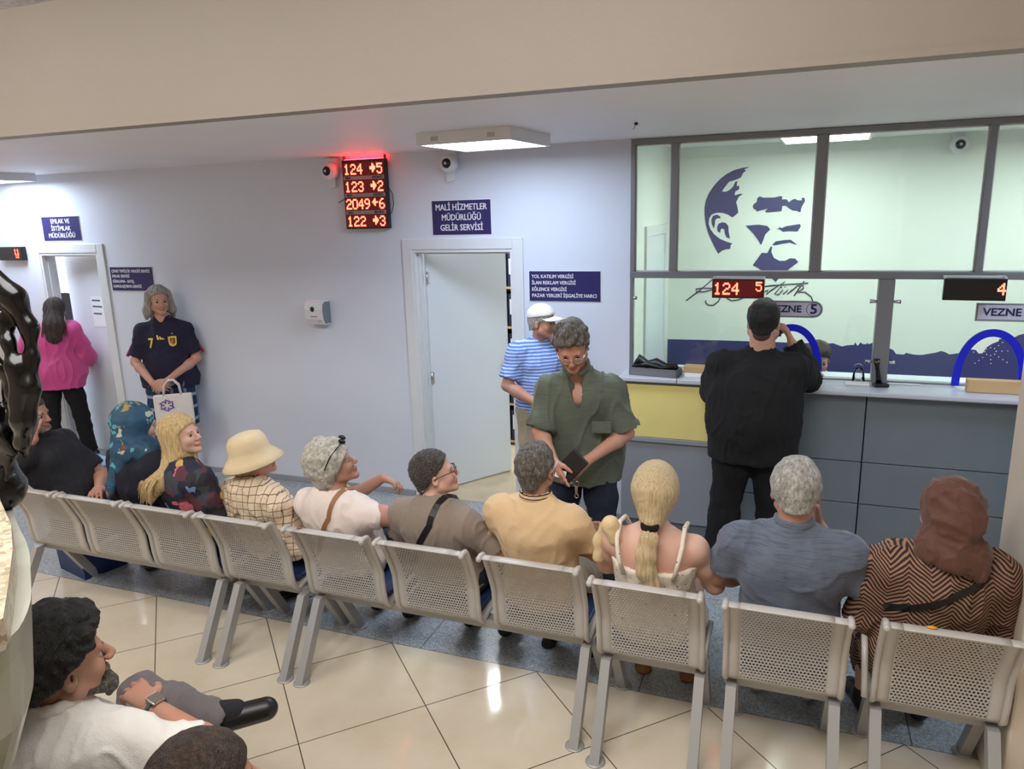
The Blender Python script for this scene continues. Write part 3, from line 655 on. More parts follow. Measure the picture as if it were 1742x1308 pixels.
# ---------------------------------------------------------------- counter
def counter():
    t=empty('counter_worktop',(0,5.1,0),0,'long white worktop running under the glass partition','worktop')
    MB().box(-1.105,-.70,-.09,.42,1.14,1.172,.006).box(-.698,-.40,-.09,.42,1.14,1.172,.006).build('worktop_end',M['worktop'],t)
    MB().box(-.398,3.2,-.16,.42,1.138,1.170,.008).build('worktop_board',M['worktop'],t)
    y=5.06
    t=empty('counter_cabinet',(-.75,y,0),0,'pale grey counter unit with a yellow upper panel, left of the man in black','cabinet')
    MB().box(-.34,.33,0,.34,.1,1.135,.002).build('body',M['cablight'],t)
    MB().box(-.34,.33,.03,.34,0,.1).build('plinth',M['cabgrey'],t)
    MB().box(-.335,.315,-.012,0,.735,1.115,.002).build('upper_panel',M['yellow'],t)['label']='yellow panel'
    MB().box(-.34,.325,-.022,0,.70,.733,.003).build('ledge',M['cablight'],t)
    for x0,x1,lab in ((-.405,.482,'dark grey panelled counter unit directly behind the man in black'),(.486,1.38,'dark grey panelled counter unit right of the vertical joint'),(1.384,2.3,'dark grey panelled counter unit hidden behind the column')):
        xc=(x0+x1)/2; h=(x1-x0)/2-.002
        t=empty('counter_cabinet',(xc,5.02,0),0,lab,'cabinet'); t['group']='grey counter units'
        MB().box(-h,h,.02,.36,.1,1.132,.001).build('body',M['cabgrey'],t); MB().box(-h,h,.045,.36,0,.1).build('plinth',M['alu'],t)
        for i,(a,b) in enumerate(((.69,1.132),(.405,.684),(.105,.399))):
            MB().box(-h,h,.0,.02,a,b,.002).build('front_panel',M['cabgrey'],t)
        MB().box(-h+.05,h,-.002,.0,1.08,1.083).build('joint_line',M['alu'],t)
counter()
def clutter():
    t=empty('desk_tray',(-.865,5.135,1.172),R(-8),'grey open tray holding a crumpled black pouch at the left end of the worktop','tray')
    MB().box(-.17,.17,-.07,.07,0,.006).box(-.17,.17,-.07,-.064,0,.055).box(-.17,.17,.064,.07,0,.055).box(-.17,-.164,-.07,.07,0,.055).box(.164,.17,-.07,.07,0,.055).build('tray_body',M['alu'],t)
    random.seed(3)
    b=MB(); 
    P=[(-.15,0,.07),(-.12,.01,.12),(-.06,0,.085),(0,.01,.10),(.07,0,.075),(.14,.01,.085),(.165,0,.05)]
    b.tube([(x,y,z-.02) for x,y,z in P],[.02,.035,.03,.035,.03,.028,.01],7)
    b.tube([(-.16,-.03,.05),(-.05,-.04,.075),(.05,-.02,.05),(.15,-.04,.075)],[.01,.02,.015,.012],6)
    o=b.build('pouch',M['black']); o.location=(-.865,5.135,1.175); o.rotation_euler=(0,0,R(-8)); tag(o,'crumpled black pouch lying in the grey tray','pouch')
    t=empty('paper_box',(-.54,5.16,1.172),R(-3),'pale cardboard box of papers between the tray and the man in black','box')
    MB().box(-.13,.19,-.05,.05,.03,.072,.003).build('carton',M['kraft'],t); MB().box(-.12,.2,-.055,.05,.0,.028,.002).build('paper_stack',M['paper'],t)
    tag(MB().box(1.035,2.0,5.07,5.135,1.172,1.25,.004).build('wooden_block',M['kraft']),'long pale wooden block lying on the worktop inside the right blue arch','block')
    t=empty('desk_phone',(.565,5.11,1.172),R(10),'black handset standing upright against the grey post','phone')
    MB().box(-.045,.045,-.03,.03,0,.02,.006).build('base',M['black'],t)
    MB().tube([(-.005,.02,.015),(-.012,.03,.07),(-.02,.035,.12),(-.028,.03,.17)],[.02,.014,.013,.02],10).build('handset',M['blackgloss'],t)
    t=empty('glass_jar',(.44,5.19,1.172),0,'small clear jar with a metal clip beside the grey post','jar')
    MB().lathe([(0,.0),(.035,.0),(.04,.01),(.034,.06),(.022,.085),(.02,.10),(.017,.10),(.019,.085),(.031,.06),(.036,.012),(0,.004)],(0,0,0),20).build('jar_body',M['glassclear'],t)
    MB().tube([(-.02,0,.09),(-.03,-.01,.12),(0,-.015,.13),(.025,-.01,.11)],.003,6).build('clip',M['chrome'],t)
    tag(MB().box(.28,.34,4.99,5.04,1.1705,1.172).build('paper_slip',M['paper'],None),'small white paper slip on the worktop left of the grey post','paper')
    tag(MB().box(.36,.50,5.10,5.17,1.1715,1.186,.002).build('note_pad',M['paper'],None),'small white note pad lying by the clear jar on the worktop','notepad')
    tag(MB().box(.62,.80,5.195,5.215,1.1715,1.178,.002).build('pen_strip',M['white'],None),'thin white strip on the worktop right of the grey post','strip')
clutter()
# ---------------------------------------------------------------- bin, parapet, sculpture
def bin_():
    t=empty('recycling_bin',(-4.43,3.40,0),R(-14),'dark blue recycling bin with a light blue lid and round opening','bin')
    hw,hd=.2,.17
    b=MB(); vs=[(-hw*.85,-hd*.85,0),(hw*.85,-hd*.85,0),(hw*.85,hd*.85,0),(-hw*.85,hd*.85,0),(-hw,-hd,.70),(hw,-hd,.70),(hw,hd,.70),(-hw,hd,.70)]
    b.add(vs,[(0,3,2,1),(0,1,5,4),(1,2,6,5),(2,3,7,6),(3,0,4,7)]); b.build('body',M['bindark'],t)
    n=32; vs=[];fs=[]
    sq=[]
    for k in range(n):
        a=2*math.pi*k/n+math.pi/4; c,s=math.cos(a),math.sin(a); m=max(abs(c),abs(s)); sq.append((c/m*(hw+.015),s/m*(hd+.015)))
    ci=[(.13*math.cos(2*math.pi*k/n+math.pi/4)-.01,.12*math.sin(2*math.pi*k/n+math.pi/4)) for k in range(n)]
    for z,ring in ((.69,sq),(.75,[(x*.97,y*.97) for x,y in sq]),(.75,ci),(.70,ci)):
        vs+=[(x,y,z) for x,y in ring]
    for r in range(3):
        for k in range(n): fs.append((r*n+k,r*n+(k+1)%n,(r+1)*n+(k+1)%n,(r+1)*n+k))
    MB().add(vs,fs).build('lid',M['binblue'],t)['label']='light blue lid with a round hole'
    MB().lathe([(.12,.69),(.115,.3),(0,.3)],(-.01,0,0),20).build('liner',M['black'],t)
bin_()
def parapet():
    # curved granite-capped stair wall at the left edge
    cap=[(-3.2,1.75),(-2.4,1.44),(-1.90,1.20),(-1.62,1.05),(-1.41,.91),(-1.27,.83),(-1.17,.76),(-1.05,.665),(-.97,.60),(-1.0,.45),(-1.5,.32),(-3.2,.75)]
    o=MB().prism(cap,1.755,1.80,'z').build('trim_3',M['speckle']); o['kind']='structure'
    body=[(-3.2,1.77),(-2.4,1.46),(-1.90,1.215),(-1.62,1.065),(-1.40,.925),(-1.26,.845),(-1.16,.775),(-1.04,.68),(-.99,.59),(-1.05,.44),(-1.5,.3),(-3.2,.74)]
    vs=[];fs=[];n=len(body)
    lv=((1.755,0),(1.6,.03),(1.4,.13),(1.1,.30),(.7,.46),(0,.56))
    import itertools
    def sm(P_):
        out=[]
        for i in range(len(P_)):
            a_,b_,c_,d_=P_[i-1],P_[i],P_[(i+1)%len(P_)],P_[(i+2)%len(P_)]
            if b_[0]<-3 or c_[0]<-3: out.append(b_); continue
            for t_ in (0,.25,.5,.75): out.append(tuple(.5*(2*b_[k_]+(c_[k_]-a_[k_])*t_+(2*a_[k_]-5*b_[k_]+4*c_[k_]-d_[k_])*t_*t_+(3*b_[k_]-a_[k_]-3*c_[k_]+d_[k_])*t_**3) for k_ in(0,1)))
        return out
    body=sm(body); n=len(body)
    for z,k in lv: vs+=[(x-(k if x>-3 else 0),y-(k*.05 if x>-3 else 0),z) for x,y in body]
    for r in range(len(lv)-1): fs+=[(r*n+i,r*n+(i+1)%n,(r+1)*n+(i+1)%n,(r+1)*n+i) for i in range(n)]
    fs+=[tuple(range(n)),tuple((len(lv)-1)*n+i for i in reversed(range(n)))]
    o=MB().add(vs,fs).build('trim_4',M['marble']); o['kind']='structure'
parapet()
# ---------------------------------------------------------------- people: smooth solids meshed on a grid
V3=lambda *a: np.array(a if len(a)>1 else a[0],float)
def unit(v): v=V3(v); return v/(np.linalg.norm(v)+1e-12)
class Sol:
    """smooth union / subtraction of tapered limbs and ellipsoids; meshed by surface nets"""
    def __init__(s): s.p=[]
    def rc(s,a,b,ra,rb=None,k=.02,flat=None,n=None,clip=None,op='u'):
        s.p.append(dict(t='rc',a=V3(a),b=V3(b),ra=ra,rb=ra if rb is None else rb,k=k,flat=flat,n=None if n is None else unit(n),clip=clip,op=op)); return s
    def el(s,c,r,Rm=None,k=.02,clip=None,op='u'):
        s.p.append(dict(t='el',c=V3(c),r=V3(r),R=np.eye(3) if Rm is None else Rm,k=k,clip=clip,op=op)); return s
    def chain(s,pts,rs,k=.02,flat=None,n=None,clip=None):
        for i in range(len(pts)-1): s.rc(pts[i],pts[i+1],rs[i],rs[i+1],k,flat,n,clip)
        return s
    def merge(s,o): s.p+=o.p; return s
def _bb(q):
    if q['t']=='rc':
        m=max(q['ra'],q['rb'])*1.15; return np.minimum(q['a'],q['b'])-m,np.maximum(q['a'],q['b'])+m
    m=q['r'].max(); return q['c']-m,q['c']+m
def _ev(q,P):
    if q['t']=='rc':
        a,b=q['a'],q['b']; pa=P-a; ba=b-a; sc_=1.
        if q['flat']:
            n=q['n']; f=1/q['flat']-1; pa=pa+(pa@n)[...,None]*n*f; ba=ba+(ba@n)*n*f; sc_=q['flat']**.5
        t=np.clip((pa@ba)/(ba@ba+1e-12),0,1); d=(np.sqrt(((pa-t[...,None]*ba)**2).sum(-1))-(q['ra']+(q['rb']-q['ra'])*t))*sc_
    else:
        l=(P-q['c'])@q['R']; k0=np.sqrt(((l/q['r'])**2).sum(-1)); k1=np.sqrt(((l/q['r']**2)**2).sum(-1))+1e-9; d=k0*(k0-1)/k1
        d=np.where(k0<1e-6,-q['r'].min(),d)
    if q['clip']:
        for (pt,n) in q['clip']: d=np.maximum(d,(P-V3(pt))@unit(n))
    return d
def mesh_solid(S,h=.01,clips=(),carve=None):
    prs=S.p if isinstance(S,Sol) else S
    us=[q for q in prs if q['op']=='u']
    lo=np.min([_bb(q)[0] for q in us],0)-3*h; hi=np.max([_bb(q)[1] for q in us],0)+3*h
    dims=np.ceil((hi-lo)/h).astype(int)+1
    G=np.full(dims,.06,np.float32)
    ax=[lo[i]+np.arange(dims[i])*h for i in range(3)]
    for q in prs:
        a,b=_bb(q); m=.035+(q['k'] if q['op']=='u' else 0)
        i0=np.clip(np.floor((a-m-lo)/h).astype(int),0,dims-1); i1=np.clip(np.ceil((b+m-lo)/h).astype(int)+1,1,dims)
        sl=tuple(slice(i0[i],i1[i]) for i in range(3))
        X,Y_,Z_=np.meshgrid(*[ax[i][sl[i]] for i in range(3)],indexing='ij')
        if X.size==0: continue
        d=_ev(q,np.stack([X,Y_,Z_],-1)); g=G[sl]; k=q['k']
        if q['op']=='u':
            hh=np.clip(.5+.5*(g-d)/k,0,1); G[sl]=(g*(1-hh)+d*hh-k*hh*(1-hh)).astype(np.float32)
        else:
            hh=np.clip(.5-.5*(g+d)/k,0,1); G[sl]=(g*(1-hh)-d*hh+k*hh*(1-hh)).astype(np.float32)
    if clips:
        X,Y_,Z_=np.meshgrid(*ax,indexing='ij'); P=np.stack([X,Y_,Z_],-1)
        for (pt,n) in clips: G=np.maximum(G,((P-V3(pt))@unit(n)).astype(np.float32))
    G[0]=G[-1]=.06; G[:,0]=G[:,-1]=.06; G[:,:,0]=G[:,:,-1]=.06
    ins=G<0; nx,ny,nz=dims
    cnt=np.zeros((nx-1,ny-1,nz-1),np.int8)
    for dx in(0,1):
        for dy in(0,1):
            for dz in(0,1): cnt+=ins[dx:nx-1+dx,dy:ny-1+dy,dz:nz-1+dz]
    act=(cnt>0)&(cnt<8); idx=np.argwhere(act); num=-np.ones(act.shape,np.int64); num[act]=np.arange(len(idx))
    pos=np.zeros((len(idx),3)); w=np.zeros(len(idx))
    cor=[(0,0,0),(1,0,0),(0,1,0),(1,1,0),(0,0,1),(1,0,1),(0,1,1),(1,1,1)]
    val=[G[idx[:,0]+c[0],idx[:,1]+c[1],idx[:,2]+c[2]] for c in cor]
    for (i,j) in ((0,1),(2,3),(4,5),(6,7),(0,2),(1,3),(4,6),(5,7),(0,4),(1,5),(2,6),(3,7)):
        a,b=val[i],val[j]; m=(a<0)!=(b<0); t=np.where(m,a/(a-b+1e-12),0)
        p=np.array(cor[i])[None]+t[:,None]*(np.array(cor[j])-np.array(cor[i]))[None]; pos+=p*m[:,None]; w+=m
    pos=(idx+pos/w[:,None])*h+lo
    F=[]
    for axi in range(3):
        o=[0,0,0]; o[axi]=1; u,v=[a for a in range(3) if a!=axi]
        A=ins[:nx-o[0],:ny-o[1],:nz-o[2]]; B=ins[o[0]:,o[1]:,o[2]:]
        e=np.argwhere(A!=B); e=e[(e[:,u]>0)&(e[:,v]>0)]
        U=np.zeros(3,int);U[u]=1;Vv=np.zeros(3,int);Vv[v]=1
        def g(q): return num[q[:,0],q[:,1],q[:,2]]
        ok=np.all(e<np.array(act.shape),1); e=e[ok]
        q=np.stack([g(e-U-Vv),g(e-Vv),g(e),g(e-U)],1)
        flip=ins[e[:,0],e[:,1],e[:,2]]
        if axi==1: flip=~flip
        q[~flip]=q[~flip][:,::-1]; F.append(q)
    return pos,np.concatenate(F)
def to_mesh(name,pos,F,mat,parent,paint=None):
    me=bpy.data.meshes.new(name); me.vertices.add(len(pos)); me.vertices.foreach_set('co',pos.astype(np.float32).ravel())
    me.loops.add(F.size); me.loops.foreach_set('vertex_index',F.astype(np.int32).ravel())
    me.polygons.add(len(F)); me.polygons.foreach_set('loop_start',(np.arange(len(F))*4).astype(np.int32)); me.polygons.foreach_set('loop_total',np.full(len(F),4,np.int32))
    me.polygons.foreach_set('use_smooth',np.ones(len(F),bool)); me.update(calc_edges=True)
    if paint is not None:
        at=me.color_attributes.new('Paint','FLOAT_COLOR','POINT'); c=np.ones((len(pos),4),np.float32); c[:,:3]=paint; at.data.foreach_set('color',c.ravel())
    return link(name,me,mat,parent)
def vnormals(pos,F):
    a=pos[F[:,2]]-pos[F[:,0]]; b=pos[F[:,3]]-pos[F[:,1]]; n=np.cross(a,b); N=np.zeros_like(pos)
    for i in range(4): np.add.at(N,F[:,i],n)
    return N/(np.linalg.norm(N,axis=1)[:,None]+1e-12)
def waves(P,freq,seed,stretch=(1,1,1),n=7):
    rs=np.random.RandomState(seed); out=np.zeros(len(P)); Q=P*np.array(stretch)
    W=np.stack([np.sin(Q@rs.normal(size=3)*freq*.4+rs.rand()*6) for _ in range(3)],1)/freq*1.6
    for _ in range(n):
        d=rs.normal(size=3); d/=np.linalg.norm(d); f=freq*(.6+.9*rs.rand()); out+=np.sin((Q+W)@d*f+rs.rand()*6.3)/(f/freq)
    return out/n**.5*.8
def rotm(yaw=0,pitch=0,roll=0):
    """yaw + turns to the figure's left, pitch + looks up, roll + tips to its right"""
    y,p,r=R(yaw),R(pitch),R(roll)
    Rz=V3([[math.cos(y),-math.sin(y),0],[math.sin(y),math.cos(y),0],[0,0,1]]) if False else np.array([[math.cos(y),-math.sin(y),0],[math.sin(y),math.cos(y),0],[0,0,1]])
    Rx=np.array([[1,0,0],[0,math.cos(p),-math.sin(p)],[0,math.sin(p),math.cos(p)]])
    Ry=np.array([[math.cos(r),0,math.sin(r)],[0,1,0],[-math.sin(r),0,math.cos(r)]])
    return Rz@Rx@Ry
class Head:
    def __init__(s,c,Rm,sc=1.): s.c=V3(c); s.R=Rm; s.s=sc
    def P(s,*p): return s.c+s.R@(V3(*p)*s.s)
    def D(s,*p): return s.R@V3(*p)
    def add(s,S,fem=False,full=1.):
        e=lambda c,r,k=.02,op='u': S.el(s.P(c),V3(r)*s.s,s.R,k,op=op)
        r=lambda a,b,ra,rb,k=.012: S.rc(s.P(a),s.P(b),ra*s.s,rb*s.s,k)
        j=.92 if fem else 1.
        e((0,-.014,.032),(.074,.094,.086)); e((0,.02,-.03),(.060*full,.066,.08)); 
        for q in(-1,1):
            r((q*.052*j*full,.004,-.058),(q*.014,.068,-.096),.022*full,.016,.02)
            e((q*.034*full,.058,-.034),(.026,.022,.026),.018)
        e((0,.076,-.096),(.022,.017,.018),.015); r((-.034,.073,.016),(.034,.073,.016),.013,.013,.012)
        for q in(-1,1): e((q*.031,.098,-.004),(.017,.017,.011),.008,'s')
        r((0,.083,.008),(0,.107,-.030),.0075,.0115,.010)
        for q in(-1,1): e((q*.011,.098,-.035),(.008,.010,.007),.006)
        e((0,.088,-.060),(.024,.011,.007),.005); e((0,.086,-.071),(.020,.010,.007),.005)
        for q in(-1,1):
            E=rotm(0,0,0)
            m=s.R@rotm(q*-22,0,0)
            S.el(s.P(q*.079,-.008,-.012),V3(.008,.019,.032)*s.s,m,.006); S.el(s.P(q*.087,-.004,-.008),V3(.006,.009,.017)*s.s,m,.004,op='s')
        return S
    def paint(s,pos,lip=(.86,.58,.56),brow=None):
        l=(pos-s.c)@s.R/s.s; c=np.ones((len(pos),3))
        m=(np.abs(l[:,0])<.023)&(l[:,1]>.07)&(l[:,2]<-.054)&(l[:,2]>-.078)
        c[m]*=np.array(lip)
        for q in(-1,1):
            d=((l[:,0]-q*.04)/.024)**2+((l[:,2]+.04)/.02)**2; mm=(d<1)&(l[:,1]>.03); c[mm]*=np.array((1,.93,.92))
        return c
def hand(S,wr,d,n,thumb,curl=.5,sc_=1.,spread=.12,point=False):
    """wr wrist, d towards fingers, n where the palm faces, thumb side direction"""
    d=unit(d); n=V3(n); n=unit(n-d*(n@d)); t=V3(thumb); t=unit(t-d*(t@d)-n*(t@n)); wr=V3(wr); q=sc_
    S.rc(wr,wr+d*.03*q,.027*q,.029*q,.012,.62,n)
    for i in(-1,0,1): S.rc(wr+d*.03*q+t*.012*i*q,wr+d*.082*q+t*.024*i*q,.019*q,.0165*q,.012,.72,n)
    base=[(.030,.086,.072),(.010,.091,.080),(-.011,.088,.074),(-.031,.080,.058)]
    for i,(s,b,Ln) in enumerate(base):
        p=wr+d*b*q+t*s*q; a=R(12)+curl*R(38)*(1+.12*i); dd=unit(d+t*spread*(1.2-i*.8)); 
        if point and i==0: a=R(4)
        for k,(f,r0,r1) in enumerate(((.45,.0098,.0088),(.31,.0088,.0080),(.24,.0080,.0068))):
            ang=a*(k+.6); v=dd*math.cos(ang)+n*math.sin(ang); e=p+v*Ln*f*q; S.rc(p,e,r0*q,r1*q,.0035); p=e
    p=wr+d*.026*q+t*.024*q+n*.004; v=unit(d*.62+t*.72+n*.25); S.rc(p,p+v*.038*q,.0155*q,.0125*q,.012); p=p+v*.038*q
    v=unit(d*.85+t*.35+n*(.25+.3*curl)); S.rc(p,p+v*.03*q,.012*q,.0105*q,.004); p=p+v*.03*q; v=unit(d*.9+t*.1+n*(.35+.4*curl)); S.rc(p,p+v*.024*q,.0105*q,.008*q,.004)
MP={}
SK={'a':skin('skin_tan',(192,150,130)),'b':skin('skin_light',(214,176,158)),'c':skin('skin_olive',(178,138,118))}
EYE=None
def eyemat():
    m,nt,b=newmat('eye'); b.inputs['Roughness'].default_value=.15; co=objco(nt)
    s=nd(nt,'ShaderNodeSeparateXYZ'); L(nt,co,s.inputs[0]); L(nt,ramp(nt,s.outputs[1],[(.0,srgb(168,152,144)),(.0078,srgb(54,38,30))],'CONSTANT'),b.inputs['Base Color']); return m
EYE=eyemat(); DARKBROW=plain('dark_brow_hair',(44,34,28),.9)
def torso(S,J,off=0.,belly=1.,girth=1.,bust=0.,hips=1.,sleeveless=False):
    P,Cc,N=V3(J['pelvis']),V3(J['chest']),V3(J['neck']); up=unit(Cc-P); rt=unit(V3(J['shR'])-V3(J['shL'])); fw=np.cross(up,rt); Rm=np.stack([rt,fw,up],1)
    ln=np.linalg.norm(Cc-P)
    S.el(P,V3(.165*hips*girth,.125*hips*girth,.13)+off,Rm,.05)
    S.el(P+up*ln*.45+fw*.02*(belly-1)*4,V3(.145*girth,.105*girth*belly,.17)+off,Rm,.07)
    S.el(Cc-up*.01,V3(.150*girth,.110*girth,.165)+off,Rm,.06)
    m=(V3(J['shL'])+V3(J['shR']))/2
    for q in ('L','R'):
        sh=V3(J['sh'+q]); inn=m+(sh-m)*.35-up*.02
        S.rc(inn-up*.01,sh-up*.018,.054*girth**.5+off,.044+off,.045)
        S.rc(N-up*.012,m+(sh-m)*.84-up*.004,.042+off*.6,.038+off*.8,.05)
        S.el(Cc+(sh-m)*.42-up*.03-fw*.035,V3(.078,.058,.115)*girth**.5+off*.6,Rm,.05)
        if bust: S.el(Cc+(sh-m)*.45+fw*.075*girth-up*.04,V3(.062,.055,.062)*bust+off*.7,Rm,.04)
        else: S.el(Cc+(sh-m)*.42+fw*.05*girth+up*.02,V3(.075,.05,.06)+off*.7,Rm,.04)
    return S
def limbs_arm(S,J,q,off=0,sc_=1.,to=1.,k=.03,full=True):
    sh,el,wr=V3(J['sh'+q]),V3(J['el'+q]),V3(J['wr'+q]); 
    S.el(sh-V3(0,0,.018),V3(.046,.050,.050)*sc_+off,None,.05)
    S.rc(sh-V3(0,0,.014),sh+(el-sh)*.5,.047*sc_+off,.046*sc_+off,k); S.rc(sh+(el-sh)*.5,el,.046*sc_+off,.037*sc_+off,k)
    if full:
        m=el+(wr-el)*.28; S.rc(el,m,.037*sc_+off,.041*sc_+off,.025); S.rc(m,wr,.041*sc_+off,.0255*sc_**.5+off,.025)
    return S
def limbs_leg(S,J,q,off=0,sc_=1.,foot=True,calf=None):
    h,kn,an=V3(J['hip'+q]),V3(J['kn'+q]),V3(J['an'+q])
    S.rc(h,h+(kn-h)*.5,.088*sc_+off,.072*sc_+off,.04); S.rc(h+(kn-h)*.5,kn,.072*sc_+off,.055*sc_+off,.03)
    m=kn+(an-kn)*.32; bk=unit(V3(J.get('heel'+q,an-V3(J['toe'+q])))); 
    c=calf if calf is not None else off
    S.rc(kn,m,.055*sc_+off,.054*sc_+(off+c)/2,.025); S.rc(m,an,.054*sc_+(off+c)/2,.034*sc_**.5+c,.025)
    if foot: feet(S,J,q,0)
    return S
def feet(S,J,q,off=0,k=.02):
    an,toe=V3(J['an'+q]),V3(J['toe'+q]); d=unit(V3(toe-an)*V3(1,1,0)); fl=V3(an[0],an[1],toe[2])
    S.rc(an,fl-d*.03+V3(0,0,.012),.032+off,.030+off,k); S.rc(fl+V3(0,0,.02),fl+d*.09+V3(0,0,.008),.034+off,.036+off,k,.9,(0,0,1)); S.rc(fl+d*.09+V3(0,0,.008),fl+d*.145,.036+off,.026+off,k,.8,(0,0,1))
SEAT=dict(pelvis=(0,.02,.545),chest=(0,-.045,.90),neck=(0,-.055,1.065),head=(0,-.03,1.205),shL=(-.178,-.05,.990),shR=(.178,-.05,.990),
 elL=(-.245,.0,.735),elR=(.245,.0,.735),wrL=(-.13,.24,.665),wrR=(.13,.24,.665),hipL=(-.095,.04,.53),hipR=(.095,.04,.53),knL=(-.12,.43,.52),knR=(.12,.43,.52),
 anL=(-.12,.40,.09),anR=(.12,.40,.09),toeL=(-.14,.52,.035),toeR=(.14,.52,.035))
STAND=dict(pelvis=(0,0,.95),chest=(0,.0,1.27),neck=(0,-.01,1.45),head=(0,.01,1.60),shL=(-.18,0,1.375),shR=(.18,0,1.375),
 elL=(-.25,-.03,1.11),elR=(.25,-.03,1.11),wrL=(-.25,.05,.87),wrR=(.25,.05,.87),hipL=(-.09,0,.90),hipR=(.09,0,.90),knL=(-.10,.02,.49),knR=(.10,.02,.49),
 anL=(-.11,-.02,.09),anR=(.11,-.02,.09),toeL=(-.14,.12,.035),toeR=(.14,.12,.035))
def person(label,loc,rz,base,J=None,dz=0.,lean=(0,0),sw=1.,hyaw=0,hpitch=0,hroll=0,hs=1.,skin_='a',fem=False,girth=1.,belly=1.,bust=0.,hips=1.,arm=1.,leg=1.,face=1.,h=.0085,
           hands=(('L',{}),('R',{})),neck_r=.052,legs=True):
    j={k:V3(v) for k,v in base.items()}
    for k in ('chest','neck','head','shL','shR','elL','elR','wrL','wrR'):
        f={'chest':.6}.get(k,1.); j[k]=j[k]+V3(lean[0],lean[1],dz)*f
    for k in('shL','shR','elL','elR'): j[k][0]*=sw
    for k,v in (J or {}).items(): j[k]=V3(v)
    t=empty('person',loc,rz,label,'person')
    H=Head(j['head'],rotm(hyaw,hpitch,hroll),hs)
    S=Sol(); torso(S,j,-.012,belly,girth,bust*.9,hips)
    nb=H.P(0,-.02,-.06); S.rc(j['neck']-V3(0,0,.01),nb,neck_r*1.05,neck_r,.03)
    H.add(S,fem,face)
    for q in('L','R'):
        limbs_arm(S,j,q,0,arm)
        if legs: limbs_leg(S,j,q,-.004,leg)
    for q,o in hands:
        wr,el=j['wr'+q],j['el'+q]; d=o.get('d',wr-el); hand(S,wr,d,o.get('n',(0,0,-1)),o.get('t',(1 if q=='L' else -1,.3,.2)),o.get('curl',.5),o.get('s',1.)*(.93 if fem else 1.),point=o.get('point',False))
    pos,F=mesh_solid(S,h)
    to_mesh('body',pos,F,SK[skin_],t,H.paint(pos))
    for q in(-1,1):
        e=MB().ball((0,0,0),.0118*hs,14,10).build('eye',EYE,t); m=Matrix([list(r) for r in H.R]).to_4x4(); m.translation=Vector(H.P(q*.031,.0715,-.004)); e.matrix_local=m
    return t,j,H
def part(t,name,S,mat,h=.01,fold=0.,ff=26,seed=1,stretch=(1,1,1),clips=(),fn=None,label=None):
    pos,F=mesh_solid(S,h,clips)
    if fold:
        N=vnormals(pos,F); w=waves(pos,ff,seed,stretch); w2=waves(pos,ff*2.0,seed+7,(1,1,.55)); r=np.clip(1-np.abs(w2)*1.6,0,1)**2; pos=pos+N*((w*.9+(r-.3)*1.3)*fold)[:,None]
    if fn: N=vnormals(pos,F); pos=fn(pos,N)
    o=to_mesh(name,pos,F,mat,t)
    if label: o['label']=label
    return o
def shirt(t,j,mat,name='shirt',off=.012,sleeve=.75,arm=1.,loose=.008,belly=1.,girth=1.,bust=0.,hips=1.,hem=None,h=.009,fold=.0045,seed=1,long=False,collar=None,neck=.055,clips=(),arms=('L','R'),ff=24,skirt=None,vneck=0,flare=0.):
    S=Sol(); torso(S,j,off,belly,girth,bust,hips)
    for q in arms:
        sh,el,wr=j['sh'+q],j['el'+q],j['wr'+q]
        if long:
            limbs_arm(S,j,q,off*.8+loose*.6,arm); 
            n=unit(wr-el); S.p[-1]['clip']=[(wr-n*.01,n)]
        else:
            n=unit(el-sh); c=[(sh+(el-sh)*sleeve,n)]
            S.el(sh-V3(0,0,.020),V3(.046,.050,.050)*arm+off*.6,None,.06); S.rc(sh-V3(0,0,.018),el,.046*arm+off*.7,.046*arm+off*.6+loose*1.1,.05,clip=c)
    if skirt: S.merge(skirt)
    if hem is not None: clips=list(clips)+[((0,0,hem),(0,0,-1))]
    up=unit(j['neck']-j['chest']); rt=unit(j['shR']-j['shL']); fw=np.cross(up,rt)
    cl=list(clips)
    S.el(j['neck']+up*.03+fw*.012,(neck,neck,.045),None,.01,op='s')
    if vneck: S.rc(j['neck']+fw*.055+up*.03,j['neck']+fw*.098-up*vneck,.048,.026,.006,op='s')
    o=part(t,name,S,mat,h,fold,ff,seed,clips=cl)
    if collar is not None:
        K=Sol(); n=14; c=j['neck']+up*.020+fw*.010
        pts=[]
        for k in range(n+1):
            a=2*math.pi*k/n+math.pi/2; v=rt*math.cos(a)*(.013+neck)+fw*math.sin(a)*(.015+neck); pts.append(c+v-up*(-.004+.034*max(0,math.sin(a))))
        for k in range(n):
            if vneck and k in(0,n-1): continue
            mdl=(pts[k]+pts[k+1])/2; K.rc(pts[k],pts[k+1],.019,.019,.006,.42,unit(mdl-c))
        part(t,'collar',K,collar,.005)
    return o
